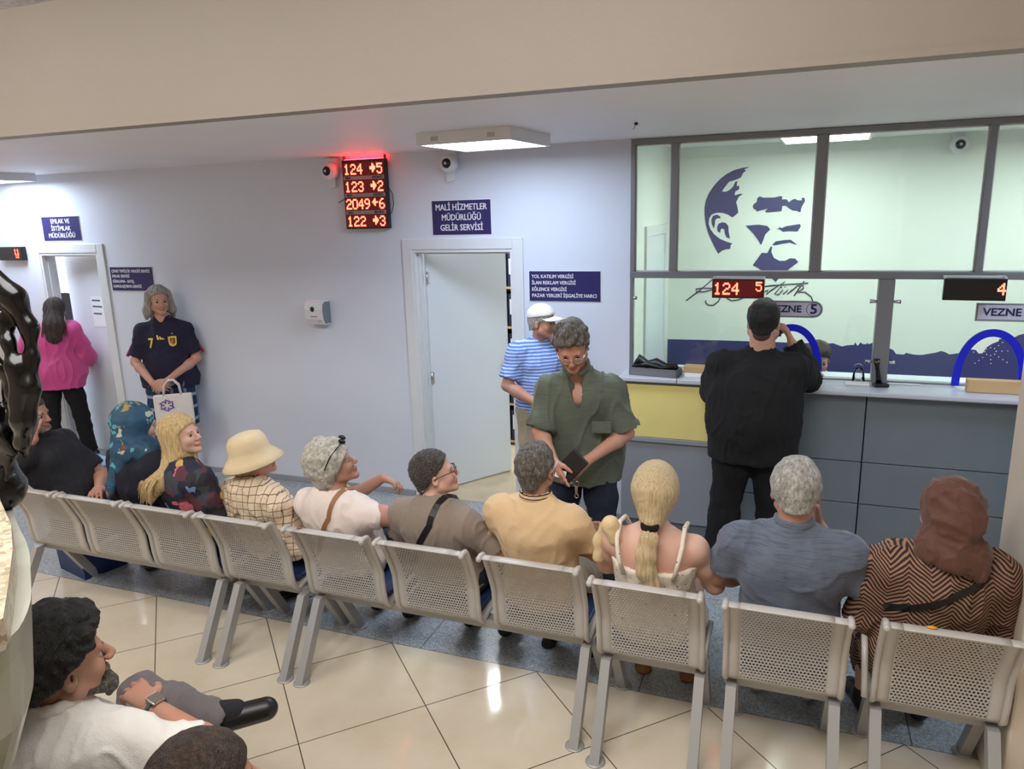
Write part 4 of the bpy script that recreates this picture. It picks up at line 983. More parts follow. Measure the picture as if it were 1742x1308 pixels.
def trousers(t,j,mat,name='trousers',off=.012,leg=1.,girth=1.,hips=1.,h=.011,fold=.005,seed=3,end=1.,calf=.02,top=None,belly=1.):
    S=Sol(); P,Cc=j['pelvis'],j['chest']; up=unit(Cc-P); rt=unit(j['shR']-j['shL']); fw=np.cross(up,rt); Rm=np.stack([rt,fw,up],1)
    S.el(P,V3(.168*hips*girth,.13*hips*girth,.135)+off,Rm,.05)
    for q in('L','R'):
        h_,kn,an=j['hip'+q],j['kn'+q],j['an'+q]
        S.rc(h_,h_+(kn-h_)*.5,.09*leg+off,.074*leg+off,.04); 
        if end<=1: 
            pt=h_+(kn-h_)*end; S.rc(h_+(kn-h_)*.5,kn,.074*leg+off,.06*leg+off+.012,.03,clip=[(pt,kn-h_)])
        else:
            S.rc(h_+(kn-h_)*.5,kn,.074*leg+off,.058*leg+off,.03); pt=kn+(an-kn)*(end-1); m=kn+(an-kn)*.35
            S.rc(kn,m,.058*leg+off,.056*leg+off,.03,clip=[(pt,an-kn)]); S.rc(m,an,.056*leg+off,.040*leg+calf+off*.5,.03,clip=[(pt,an-kn)])
    cl=[] if top is None else [((0,0,top),(0,0,1))]
    return part(t,name,S,mat,h,fold,30,seed,clips=cl)
def shoes(t,j,mat,name='shoe',kind='shoe',sole=None):
    for q in('L','R'):
        S=Sol(); an,toe=j['an'+q],j['toe'+q]; d=unit((toe-an)*V3(1,1,0)); fl=V3(an[0],an[1],toe[2]); sd=V3(-d[1],d[0],0)
        if kind=='shoe': S2={'p':0}; feet(S,j,q,.009); cl=[((0,0,.004),(0,0,-1)),((0,0,toe[2]+.055),(0,0,1))]
        elif kind=='boot': feet(S,j,q,.010); cl=[((0,0,.004),(0,0,-1)),((0,0,toe[2]+.08),(0,0,1))]
        else:
            z=toe[2]-.024
            S.rc(fl-d*.045+V3(0,0,z-toe[2]),fl+d*.15+V3(0,0,z-toe[2]),.042,.044,.01,.45,(0,0,1))
            feet(S,j,q,.008); S.p[-3]['clip']=[((0,0,toe[2]+.02),(0,0,1))]; cl=[((0,0,.002),(0,0,-1)),((0,0,toe[2]+.03),(0,0,1))]
            if kind=='mule': pass
        part(t,name,S,mat,.007,clips=cl)
def hair_cap(H,th=.014,line=-.012,tilt=.78,k=.02,extra=None,low=-.062,fullness=(1,1,1),ears=True):
    S=Sol(); n=unit((0,.62,-tilt)); pt=H.P(0,0,0)+H.D(*(V3(0,-.62,tilt)/math.hypot(.62,tilt)*line))*H.s
    cl=[(pt,H.D(*n))]
    if low is not None: cl.append((H.P(0,-.09,low),H.D(0,.25,-1)))
    S.el(H.P(0,-.016,.033),(V3(.074,.094,.087)*V3(*fullness)+th)*H.s,H.R,k,clip=cl)
    S.rc(H.P(0,-.045,-.01),H.P(0,-.055,-.075),(.058+th*.6)*H.s,(.048+th*.3)*H.s,.02,clip=cl)
    if ears:
        
        for q in(-1,1): S.el(H.P(q*(.095+(.02 if th>.025 else 0)),.004,-.016),V3(.026+(.022 if th>.025 else 0),.028,.038)*H.s,H.R,.006,op='s')
    return S
def curly(amp,freq,seed):
    def fn(pos,N): w=waves(pos,freq,seed,n=9); return pos+N*(np.abs(w)*amp-amp*.35)[:,None]+ (waves(pos,freq*2.1,seed+3)*amp*.35)[:,None]*N
    return fn
def strandy(c,axis,n,amp,seed=1):
    c=V3(c); axis=unit(axis); a=unit(np.cross(axis,(0,1,.01))); b=np.cross(axis,a)
    def fn(pos,N):
        q=pos-c; th=np.arctan2(q@b,q@a); z=q@axis
        w=np.sin(th*n+2.2*np.sin(z*14+th*3)+seed)+.6*np.sin(th*n*1.7+z*21+seed*2)
        return pos+N*(w*amp*.6)[:,None]
    return fn
def strands(H,t,mat,starts,r=.004,name='hair_strands'):
    b=MB()
    for pts in starts: 
        m=len(pts); b.tube(pts,[r*(1-.75*i/(m-1)) for i in range(m)],5,False)
    return b.build(name,mat,t,fix=False)
def brows(t,H,mat,w=.0035):
    for q in(-1,1): MB().tube([H.P(q*.014,.0835,.012),H.P(q*.030,.0845,.018),H.P(q*.046,.072,.014)],[w*.7,w*.9,w*.4],6).build('eyebrow',mat,t)
def glasses(t,H,mat,y=.098,rim=.0013):
    b=MB()
    for q in(-1,1):
        b.tube([H.P(q*.032+.024*math.cos(a),y-.008*abs(math.cos(a)*.5+.5*q)*1.,-.006+.017*math.sin(a)) for a in [2*math.pi*k/16 for k in range(17)]],rim,6)
        b.tube([H.P(q*.057,y-.008,.002),H.P(q*.080,.02,.002),H.P(q*.084,-.01,-.002)],rim*1.1,6)
    b.tube([H.P(-.009,y,-.002),H.P(0,y+.004,.001),H.P(.009,y,-.002)],rim,6)
    b.build('glasses',mat,t)
from mathutils.bvhtree import BVHTree
def drape(objs,pts,loc,lift=.006):
    """lay a band on the clothes: pts are (origin, direction) rays in the wearer's frame"""
    out=[];nr=[]
    trees=[BVHTree.FromPolygons([v.co[:] for v in o.data.vertices],[p.vertices[:] for p in o.data.polygons]) for o in objs]
    for o_,d in pts:
        best=None
        for t in trees:
            h=t.ray_cast(Vector(o_),Vector(d).normalized())
            if h[0] is not None and (best is None or h[3]<best[2]): best=(h[0],h[1],h[3])
        if best: 
            n=best[1] if best[1].dot(Vector(d))<0 else -best[1]
            out.append(best[0]+n*lift); nr.append(n)
    return out,nr
def strap(name,label,cat,pts,w,mat,loc,rz,th=.004,nrm=None):
    """flat band through points in the wearer's own frame"""
    b=MB(); P=[Vector(p) for p in pts]; vs=[]
    for i,p in enumerate(P):
        d=(P[min(i+1,len(P)-1)]-P[max(i-1,0)]).normalized(); n=Vector(nrm[i] if nrm else (0,-1,0)).normalized(); s=d.cross(n).normalized(); n=s.cross(d)
        for a,c in((-1,-1),(1,-1),(1,1),(-1,1)): vs.append(p+s*a*w/2+n*c*th/2)
    fs=[(i*4+k,i*4+(k+1)%4,i*4+4+(k+1)%4,i*4+4+k) for i in range(len(P)-1) for k in range(4)]+[(0,3,2,1),tuple((len(P)-1)*4+k for k in range(4))]
    return b,vs,fs
# ---------------------------------------------------------------- fabrics with a pattern
def m_plaid(name,base,l1,l2,sc_=(14,14,14),w=.09,z=True):
    m,nt,b=newmat(name); b.inputs['Roughness'].default_value=.9; co=objco(nt,sc_); s=nd(nt,'ShaderNodeSeparateXYZ'); L(nt,co,s.inputs[0])
    ax=math_(nt,'LESS_THAN',math_(nt,'FRACT',math_(nt,'ADD',s.outputs[0],math_(nt,'MULTIPLY',s.outputs[1],.35))),w); az=math_(nt,'LESS_THAN',math_(nt,'FRACT',s.outputs[2]),w)
    c=mixc(nt,az,srgb(*base),srgb(*l1)); c=mixc(nt,ax,c,srgb(*l2)); L(nt,c,b.inputs['Base Color'])
    bump(nt,b,math_(nt,'MULTIPLY',noise(nt,objco(nt),18,3),.4),.9,.03); return m
def m_stripe(name,a,bc,freq,duty=.5,soft=False):
    m,nt,b=newmat(name); b.inputs['Roughness'].default_value=.9; co=objco(nt,(1,1,freq)); s=nd(nt,'ShaderNodeSeparateXYZ'); L(nt,co,s.inputs[0])
    wob=math_(nt,'ADD',s.outputs[2],math_(nt,'MULTIPLY',noise(nt,objco(nt),6,2),.5))
    L(nt,mixc(nt,math_(nt,'LESS_THAN',math_(nt,'FRACT',wob),duty),srgb(*a),srgb(*bc)),b.inputs['Base Color']); bump(nt,b,math_(nt,'MULTIPLY',noise(nt,objco(nt),18,3),.4),.9,.03); return m
def m_chevron():
    m,nt,b=newmat('brown_chevron_print'); b.inputs['Roughness'].default_value=.85; co=objco(nt); s=nd(nt,'ShaderNodeSeparateXYZ'); L(nt,co,s.inputs[0])
    n=noise(nt,co,5,2); X=math_(nt,'ADD',s.outputs[0],math_(nt,'MULTIPLY',n,.06))
    tri=math_(nt,'ABSOLUTE',math_(nt,'SUBTRACT',math_(nt,'FRACT',math_(nt,'MULTIPLY',X,7.5)),.5))
    band=math_(nt,'FRACT',math_(nt,'ADD',math_(nt,'MULTIPLY',s.outputs[2],58),math_(nt,'ADD',math_(nt,'MULTIPLY',tri,7),math_(nt,'MULTIPLY',n,3))))
    L(nt,mixc(nt,math_(nt,'LESS_THAN',band,.52),srgb(156,114,90),srgb(34,26,26)),b.inputs['Base Color']); bump(nt,b,math_(nt,'MULTIPLY',noise(nt,co,16,3),.4),.9,.03); return m
def m_floral(name,cols,scale=9,rough=.8,thr=None,base=None):
    m,nt,b=newmat(name); b.inputs['Roughness'].default_value=rough; co=objco(nt)
    wn=nd(nt,'ShaderNodeTexNoise',i_Scale=scale*.8,i_Detail=2); L(nt,co,wn.inputs['Vector'])
    mx=nd(nt,'ShaderNodeVectorMath',operation='MULTIPLY_ADD'); L(nt,wn.outputs['Color'],mx.inputs[0]); mx.inputs[1].default_value=(.12,.12,.12); L(nt,co,mx.inputs[2])
    v=nd(nt,'ShaderNodeTexVoronoi',i_Scale=scale); L(nt,mx.outputs[0],v.inputs['Vector']); sp=nd(nt,'ShaderNodeSeparateColor'); L(nt,v.outputs['Color'],sp.inputs[0])
    n=len(cols); c=ramp(nt,sp.outputs[0],[(i/n,srgb(*k)) for i,k in enumerate(cols)],'CONSTANT')
    if thr: c=mixc(nt,math_(nt,'LESS_THAN',v.outputs['Distance'],thr),srgb(*base),c)
    L(nt,c,b.inputs['Base Color']); bump(nt,b,math_(nt,'MULTIPLY',noise(nt,co,18,3),.4),.9,.03); return m
def m_dots(name,base,dot,scale,r):
    m,nt,b=newmat(name); b.inputs['Roughness'].default_value=.85; co=objco(nt); v=nd(nt,'ShaderNodeTexVoronoi',i_Scale=scale); L(nt,co,v.inputs['Vector']); v.inputs['Randomness'].default_value=.6
    L(nt,mixc(nt,math_(nt,'LESS_THAN',v.outputs['Distance'],r),srgb(*base),srgb(*dot)),b.inputs['Base Color']); bump(nt,b,math_(nt,'MULTIPLY',noise(nt,co,18,3),.4),.9,.03); return m
CL=dict(black=cloth('black_cotton',(13,13,16)),darkgrey=cloth('charcoal_cotton',(32,32,38)),navy=cloth('navy_cloth',(22,24,42)),taupe=cloth('taupe_polo',(140,126,114)),beige=cloth('beige_pique',(216,184,142)),
 slate=cloth('slate_blue_polo',(98,106,124),slub=.3),white=cloth('white_cotton',(228,222,216)),pink=cloth('pink_satin',(206,70,140),rough=.5),olive=cloth('grey_green_linen',(96,104,92),slub=.18),
 jeans=cloth('dark_jeans',(30,38,58)),jersey=cloth('navy_jersey',(28,26,52)),khaki=cloth('khaki_cotton',(168,156,134)),grey=cloth('grey_trousers',(112,104,106)),brownscarf=cloth('brown_chiffon',(90,54,42),rough=.7),
 rose=cloth('pale_tshirt',(232,216,208)),blue=cloth('blue_sweater',(24,56,120)),cream=cloth('cream_canvas',(226,204,166)))
LEATHER=plain('black_leather',(22,20,20),.4); SOLE=plain('pale_sole',(200,196,190),.6); TANS=plain('tan_leather',(150,104,62),.5)
HB=hairmat('black_hair',[(8,7,7),(18,16,15),(34,30,28)]); HG=hairmat('salt_and_pepper_hair',[(60,56,52),(98,92,86),(150,144,136)],(60,60,20)); HW=hairmat('white_hair',[(150,144,132),(200,194,182),(228,224,214)],(40,40,40))
HBL=hairmat('blonde_hair',[(196,164,116),(226,200,156),(240,222,186)],(90,90,5)); HY=hairmat('golden_hair',[(176,140,96),(226,194,140),(242,220,172)],(70,70,6)); HBR=hairmat('brown_hair',[(34,24,20),(56,42,34),(82,62,50)],(60,60,20))
HDG=hairmat('greying_dark_hair',[(36,32,32),(70,64,62),(120,112,106)],(80,20,80)); HS=hairmat('silver_hair',[(118,114,108),(170,166,160),(214,210,204)],(50,50,25))
HLG=hairmat('long_grey_hair',[(110,104,98),(160,154,146),(200,194,186)],(60,60,8))
def up_(H,*p): return H.P(*p)
# ---- woman with dark headscarf, man leaning on his elbow (left bench)
def seated_people():
    # man with his hand on his cheek
    J=dict(chest=(0,-.10,.89),neck=(0,-.17,1.05),head=(.0,-.175,1.195),shL=(-.18,-.12,.99),shR=(.18,-.17,1.0),elR=(.215,-.28,.885),wrR=(.125,-.115,1.075),elL=(-.16,.10,.74),wrL=(.10,.20,.74),
           hipL=(-.12,.04,.53),hipR=(.03,.02,.53),knL=(-.40,.22,.53),knR=(-.26,.32,.52),anL=(-.40,.20,.09),anR=(-.26,.30,.09),toeL=(-.50,.26,.035),toeR=(-.36,.36,.035))
    t,j,H=person('seated man in a dark polo, cheek on his hand, left end of the row',(-4.13,3.12,0),R(-65),SEAT,J,hyaw=-5,hpitch=-4,skin_='c',girth=1.08,belly=1.15,
        hands=(('R',dict(d=(-.25,-.35,.9),n=(-.8,.3,0),t=(0,1,.1),curl=.9)),('L',dict(d=(.9,.2,0),n=(0,0,-1),t=(0,1,0),curl=.4))))
    shirt(t,j,CL['darkgrey'],girth=1.08,belly=1.15,sleeve=.82,loose=.014,hem=.47,collar=CL['darkgrey'],seed=4); trousers(t,j,CL['black'],end=1.9); shoes(t,j,LEATHER)
    part(t,'hair',hair_cap(H,.008,.005),HDG,.007,fn=curly(.003,90,2)); brows(t,H,DARKBROW)
    S=Sol(); S.rc(H.P(-.03,.068,-.085),H.P(.03,.068,-.085),.020,.020,.01); S.rc(H.P(.06,.02,-.06),H.P(.03,.068,-.09),.012,.018); S.rc(H.P(-.06,.02,-.06),H.P(-.03,.068,-.09),.012,.018); part(t,'stubble_beard',S,plain('grey_stubble',(128,112,104),.9),.006)
    MB().lathe([(.0105,-.003),(.0118,0),(.0105,.003)],(0,0,0),16).build('ring',M['chrome'],t).location=(.085,-.14,1.155)
    # woman, teal headscarf
    t,j,H=person('seated woman in a teal flowered headscarf and dark coat, beside the blonde woman',(-3.50,3.10,0),R(-12),SEAT,dict(wrL=(-.1,.25,.66),wrR=(.1,.25,.66)),dz=-.01,lean=(.05,0),hyaw=-18,hpitch=-8,skin_='b',fem=True,girth=1.1,belly=1.1,bust=1.0,sw=.95,hips=1.12)
    sk=Sol(); sk.rc((0,.10,.54),(0,.40,.52),.17,.15,.05,.6,(0,0,1)); sk.rc((0,.40,.50),(0,.42,.22),.15,.17,.05,.8,(0,1,0))
    shirt(t,j,CL['navy'],'coat',off=.03,long=True,girth=1.1,bust=1.,hips=1.15,skirt=sk,loose=.02,fold=.006,seed=5)
    S=Sol(); S.el(H.P(0,-.025,.03),(.092,.115,.105),H.R,.03); S.rc(H.P(0,-.045,-.01),j['neck']+V3(0,-.04,.02),.09,.10,.04); S.rc(j['neck']+V3(-.1,-.0,-.01),j['neck']+V3(.1,0,-.01),.07,.07,.05); S.rc(j['neck']+V3(0,-.09,.0),(-.02,-.205,.84),.075,.035,.03,.45,(0,1,0)); S.rc((-.02,-.205,.84),(-.04,-.215,.77),.035,.008,.02,.4,(0,1,0)); S.rc(H.P(0,.05,-.11),j['neck']+V3(0,.10,-.02),.055,.07,.04)
    S.el(H.P(0,.10,-.015),(.056,.06,.075),H.R,.01,op='s')
    m=m_floral('teal_flower_scarf',[(36,76,106),(40,84,112),(34,70,100),(186,190,170),(140,60,60),(80,168,184),(38,80,110),(150,140,80)],20,.6,.42,(36,78,108))
    part(t,'headscarf',S,m,.009,.004,30,6,(1,1,.5))
    # blonde woman in profile
    t,j,H=person('seated woman with long straight blonde hair in profile, colourful blouse',(-3.14,3.09,0),R(-20),SEAT,None,dz=-.055,lean=(.0,.01),hyaw=-62,hpitch=10,hs=.97,skin_='b',fem=True,girth=.98,bust=1.0,sw=.95,arm=.95)
    m=m_floral('colourful_blouse',[(34,38,60),(60,64,76),(206,170,92),(120,150,196),(216,110,126),(44,40,50),(90,50,60),(30,34,52)],14)
    shirt(t,j,m,'blouse',off=.016,long=True,loose=.02,bust=1.,girth=1.,hem=.47,fold=.006,seed=8)
    trousers(t,j,CL['navy'],end=1.92,calf=.05); shoes(t,j,LEATHER,kind='sandal')
    S=hair_cap(H,.013,-.004,.78,ears=False,low=None); S.p[1]['clip']=None
    c=j['neck']
    S.rc(H.P(0,-.045,.04),H.P(0,-.055,-.12),.088,.082,.03); S.rc(H.P(0,-.055,-.12),c+V3(-.055,-.125,-.11),.080,.062,.04,.75,(0,1,0)); S.rc(c+V3(-.055,-.125,-.11),c+V3(-.075,-.165,-.20),.060,.030,.03,.6,(0,1,0)); S.rc(H.P(.062,.0,.03),H.P(.072,.01,-.10),.022,.020,.02)
    part(t,'hair',S,HY,.008,fn=strandy(H.P(0,-.04,0),(0,0,1),30,.0022))
    b=[]
    rs=random.Random(5)
    for k in range(40):
        a=rs.uniform(-1.,1.); p0=c+V3(-.055+a*.065,-.165+.02*a*a,-.07); p2=c+V3(-.075+a*.075,-.190-rs.uniform(0,.012),-.15-rs.uniform(0,.10)); p1=(p0+p2)/2+V3(0,-.016,0); b.append([p0,(p0+p1)/2+V3(0,-.005,.0),p1,(p1+p2)/2,p2])
    strands(H,t,HY,b,.004); brows(t,H,TANS)
    # bucket hat
    t,j,H=person('seated elderly person in a cream bucket hat and checked shirt',(-2.70,3.12,0),R(-12),SEAT,dict(pelvis=(0,.06,.54)),dz=-.165,lean=(0,.02),hyaw=-38,hpitch=18,skin_='b',fem=True,girth=1.02,sw=.98,hs=.96)
    m=m_plaid('checked_shirt',(222,200,172),(112,84,66),(120,92,72),(26,26,26),.10)
    shirt(t,j,m,off=.022,long=True,loose=.02,hem=.47,collar=m,fold=.009,seed=11,ff=34)
    trousers(t,j,CL['navy'],end=1.92); shoes(t,j,plain('white_trainer',(210,208,210),.5))
    S=hair_cap(H,.010,-.02); S.rc(H.P(0,-.08,-.03),H.P(0,-.10,-.12),.05,.03,.03); S.rc(H.P(-.05,-.05,-.05),H.P(-.07,-.07,-.12),.03,.015,.03); part(t,'hair',S,HBL,.008,fn=curly(.006,60,3))
    hat=MB(); prof=[(.0,.118),(.05,.116),(.078,.104),(.092,.080),(.098,.035),(.100,.012),(.128,-.022),(.150,-.050),(.148,-.054),(.124,-.026),(.096,.006)]
    hat.lathe(prof,(0,-.008,.035),40); o=hat.build('bucket_hat',CL['cream'],t); mm=Matrix([list(r) for r in (H.R@rotm(0,-6,0)).tolist()]).to_4x4(); mm.translation=Vector(H.c); o.matrix_local=mm
    for v in o.data.vertices: v.co.y*=1.12; 
    # curly white hair
    J=dict(pelvis=(0,.06,.54),elL=(-.17,.20,.75),wrL=(.09,.25,.915),elR=(.36,.03,.80),wrR=(.28,.22,.70))
    t,j,H=person('seated woman with curly white hair and sunglasses pushed up on her head',(-2.155,3.10,0),R(-6),SEAT,J,dz=-.14,lean=(-.01,.01),hyaw=-52,hpitch=22,skin_='c',fem=True,girth=1.12,belly=1.15,bust=1.1,sw=1.02,arm=1.08,hips=1.1,
       hands=(('L',dict(d=(.9,.1,-.25),n=(0,-.3,-1),t=(0,1,.1),curl=.8)),('R',dict(curl=.6))))
    shirt(t,j,CL['rose'],'t_shirt',off=.014,sleeve=.52,loose=.012,girth=1.12,belly=1.15,bust=1.1,hips=1.1,hem=.47,neck=.08,seed=13,fold=.005)
    trousers(t,j,CL['navy'],end=1.85); shoes(t,j,LEATHER)
    S=hair_cap(H,.040,-.018,.80,low=-.09,ears=False); S.el(H.P(0,-.075,-.045),V3(.085,.055,.06),H.R,.03); S.el(H.P(.055,-.05,.0),(.04,.05,.05),H.R,.03); S.el(H.P(.068,.02,.035),(.022,.03,.04),H.R,.02)
    part(t,'hair',S,HW,.006,fn=curly(.014,52,7)); brows(t,H,HW)
    g=MB(); 
    for q in(-1,1): g.ball(H.P(q*.036,.095,.105),(.024,.010,.014),14,8); g.tube([H.P(q*.06,.09,.105),H.P(q*.118,.02,.08),H.P(q*.120,-.035,.03)],.0032,6)
    g.tube([H.P(-.012,.105,.112),H.P(.012,.105,.112)],.003,6); g.build('sunglasses',M['blackgloss'],t)
    sb=MB(); 
    # taupe polo man
    t,j,H=person('seated man in a taupe polo with slicked dark hair and glasses',(-1.56,3.10,0),R(-8),SEAT,dict(pelvis=(0,.05,.54),elR=(.30,.02,.70),elL=(-.28,.0,.70)),dz=-.125,lean=(-.02,.0),hyaw=-52,hpitch=14,skin_='b',girth=1.18,belly=1.25,sw=1.08,arm=1.1)
    shirt(t,j,CL['taupe'],'polo_shirt',off=.015,sleeve=.9,loose=.018,girth=1.18,belly=1.25,hem=.47,collar=CL['taupe'],seed=17,fold=.005)
    trousers(t,j,CL['navy'],end=1.9,girth=1.1); shoes(t,j,LEATHER)
    part(t,'hair',hair_cap(H,.012,.008,.8),HDG,.006,fn=strandy(H.P(0,0,0),H.D(1,0,0),30,.002)); brows(t,H,DARKBROW); glasses(t,H,plain('dark_red_frame',(70,22,30),.3),.105,.002)
    # beige polo man
    J=dict(elL=(-.26,.06,.74),elR=(.27,.05,.75),wrL=(.14,.17,.80),wrR=(-.10,.20,.77))
    t,j,H=person('seated man in a beige polo with striped collar, arms folded',(-1.05,3.09,0),R(-4),SEAT,J,dz=-.04,lean=(0,.0),hyaw=-10,hpitch=8,skin_='c',girth=1.12,belly=1.2,sw=1.02,arm=1.05,
       hands=(('L',dict(d=(.8,-.1,.2),n=(0,-1,0),t=(0,0,1),curl=.5)),('R',dict(d=(-.8,.1,.1),n=(0,-1,0),t=(0,0,1),curl=.5))))
    shirt(t,j,CL['beige'],'polo_shirt',off=.015,sleeve=.72,loose=.014,girth=1.12,belly=1.2,hem=.47,collar=m_stripe('striped_collar',(216,184,142),(30,30,50),62,.3),seed=19,fold=.005)
    trousers(t,j,CL['khaki'],end=1.0); shoes(t,j,LEATHER,kind='sandal')
    part(t,'hair',hair_cap(H,.011,-.004,.78),HG,.005,fn=curly(.006,80,9)); brows(t,H,DARKBROW); glasses(t,H,M['white'],.104,.0018)
    # ponytail woman
    J=dict(elL=(-.235,.06,.72),elR=(.25,.05,.70),wrL=(-.12,.25,.66),wrR=(.18,.26,.66))
    t,j,H=person('seated woman with a long blonde ponytail in a strappy dotted dress',(-.495,3.03,0),R(0),SEAT,J,dz=-.075,lean=(0,.0),hyaw=0,hpitch=-4,skin_='b',fem=True,girth=1.15,belly=1.05,bust=1.1,sw=.97,arm=1.08,hips=1.15,neck_r=.048,hs=1.07)
    dm=m_dots('dotted_cream_dress',(230,220,204),(60,56,60),38,.13)
    sk=Sol(); sk.rc((0,.05,.53),(0,.42,.51),.17,.14,.05,.75,(0,0,1)); sk.rc((0,.42,.50),(0,.44,.30),.14,.17,.05,.75,(0,1,0))
    S=Sol(); torso(S,j,.006,1.05,1.16,1.1,1.17); S.merge(sk)
    cz=j['chest'][2]; up=(0,-.12,1)
    part(t,'dress',S,dm,.009,.004,30,21,clips=[((0,-.15,.825),(0,-.30,1))],label='cream dotted dress')
    for q,xx in((-1,-.135),(1,.125)):
        b=MB(); m=CL['rose']
        P=[(xx*.80,-.165,.80),(xx*.95,-.178,.88),(xx*1.05,-.150,.95),(xx*1.05,-.085,1.005),(xx*1.05,.02,.985),(xx*.9,.085,.90)]
        b.tube([(a,b_,c) for a,b_,c in P],[.010]*6,6); b.build('shoulder_strap',dm,t)
    S=hair_cap(H,.017,-.006,.80,ears=False,low=None); S.p[1]['clip']=None; S.rc(H.P(0,-.07,.02),H.P(0,-.10,-.085),.075,.030,.04); S.rc(H.P(0,-.03,.0),H.P(0,-.10,-.085),.085,.030,.04)
    part(t,'hair',S,HBL,.007,fn=strandy(H.P(0,-.105,-.085),H.D(0,-.3,-1),44,.0022))
    bc=H.P(0,-.108,-.098)
    S=Sol(); S.chain([bc,bc+V3(0,-.035,-.05),bc+V3(-.012,-.045,-.12),bc+V3(-.008,-.045,-.19),bc+V3(.02,-.04,-.25),bc+V3(.05,-.03,-.30)],[.020,.036,.040,.038,.030,.008],.02,.7,(0,1,0)); part(t,'ponytail',S,HBL,.006,fn=strandy(bc,(0.03,0,-1),9,.003))
    b=MB()
    for k in range(14):
        a=2*math.pi*k/14; b.ball(tuple(bc+V3(.026*math.cos(a),-.014+.024*math.sin(a)*.8,.006*math.sin(a))),(.014,.013,.017),8,6)
    b.build('hair_tie',plain('black_velvet',(14,12,14),.95),t); shoes(t,j,TANS,kind='sandal')
    # folded jacket on her shoulder
    S=Sol(); S.chain([(-.16,-.10,.93),(-.175,-.11,.99),(-.20,-.04,.965),(-.235,-.03,.88),(-.25,-.04,.80)],[.030,.032,.034,.030,.026],.03)
    pos,F=mesh_solid(S,.008); N=vnormals(pos,F); pos=pos+N*(waves(pos,70,4)*.004)[:,None]; o=to_mesh('cardigan',pos,F,cloth('pale_yellow_knit',(222,196,150)),None); o.location=t.location; tag(o,'pale yellow cardigan hanging over the left shoulder of the ponytail woman','cardigan')
    # grey haired man
    t,j,H=person('seated man with silver hair in a slate blue polo, seen from behind',(.06,3.02,0),R(0),SEAT,dict(elL=(-.29,.03,.76),elR=(.29,.03,.76),wrR=(.10,.20,.98),wrL=(-.12,.24,.68)),dz=.0,lean=(0,-.0),hyaw=0,hpitch=-6,skin_='c',girth=1.24,belly=1.15,sw=1.14,arm=1.1,hs=1.08,neck_r=.06,
       hands=(('L',{}),('R',dict(d=(-.1,-.1,1),n=(-1,0,0),t=(0,1,0),curl=.5))))
    shirt(t,j,CL['slate'],'polo_shirt',off=.016,sleeve=.72,loose=.022,girth=1.24,belly=1.15,arm=1.1,hem=.47,collar=CL['slate'],seed=23,fold=.006)
    trousers(t,j,CL['grey'],end=1.9,girth=1.1); shoes(t,j,SOLE)
    S=hair_cap(H,.014,-.004,.80); part(t,'hair',S,HS,.006,fn=curly(.004,70,12)); brows(t,H,HS)
    # brown headscarf
    t,j,H=person('seated woman in a brown headscarf and chevron print coat beside the cream column',(.56,3.02,0),R(4),SEAT,dict(wrL=(-.10,.25,.68),wrR=(.10,.25,.68)),dz=-.03,lean=(.03,.01),hyaw=28,hpitch=-8,skin_='b',fem=True,girth=1.12,belly=1.1,bust=1.1,sw=.98,hips=1.1,arm=1.05)
    ch=m_chevron(); sk=Sol(); sk.rc((0,.11,.54),(0,.42,.51),.19,.16,.05,.6,(0,0,1)); sk.rc((0,.42,.50),(0,.44,.26),.16,.18,.05,.75,(0,1,0))
    shirt(t,j,ch,'coat',off=.028,long=True,girth=1.12,bust=1.1,hips=1.1,skirt=sk,loose=.022,arm=1.05,fold=.007,seed=29)
    S=Sol(); S.el(H.P(0,-.030,.028),(.096,.120,.108),H.R,.03); S.el(H.P(-.01,-.09,-.02),(.07,.065,.07),H.R,.05); S.rc(H.P(0,-.02,-.03),j['neck']+V3(0,-.0,.03),.085,.095,.04); S.rc(j['neck']+V3(-.06,-.06,.02),j['neck']+V3(.07,-.06,.0),.06,.07,.05); S.rc(j['neck']+V3(.02,-.09,.01),j['neck']+V3(.10,-.11,-.05),.05,.02,.04)
    S.el(H.P(0,.11,-.015),(.055,.055,.078),H.R,.01,op='s'); part(t,'headscarf',S,CL['brownscarf'],.007,.007,40,6,(1,1,1.8))
    for q in('L','R'): pass
    shoes(t,j,LEATHER,kind='boot')
seated_people()
def world_part(name,S,mat,loc,rz,label,cat,h=.008):
    pos,F=mesh_solid(S,h); o=to_mesh(name,pos,F,mat,None); o.location=loc; o.rotation_euler=(0,0,rz); return tag(o,label,cat)
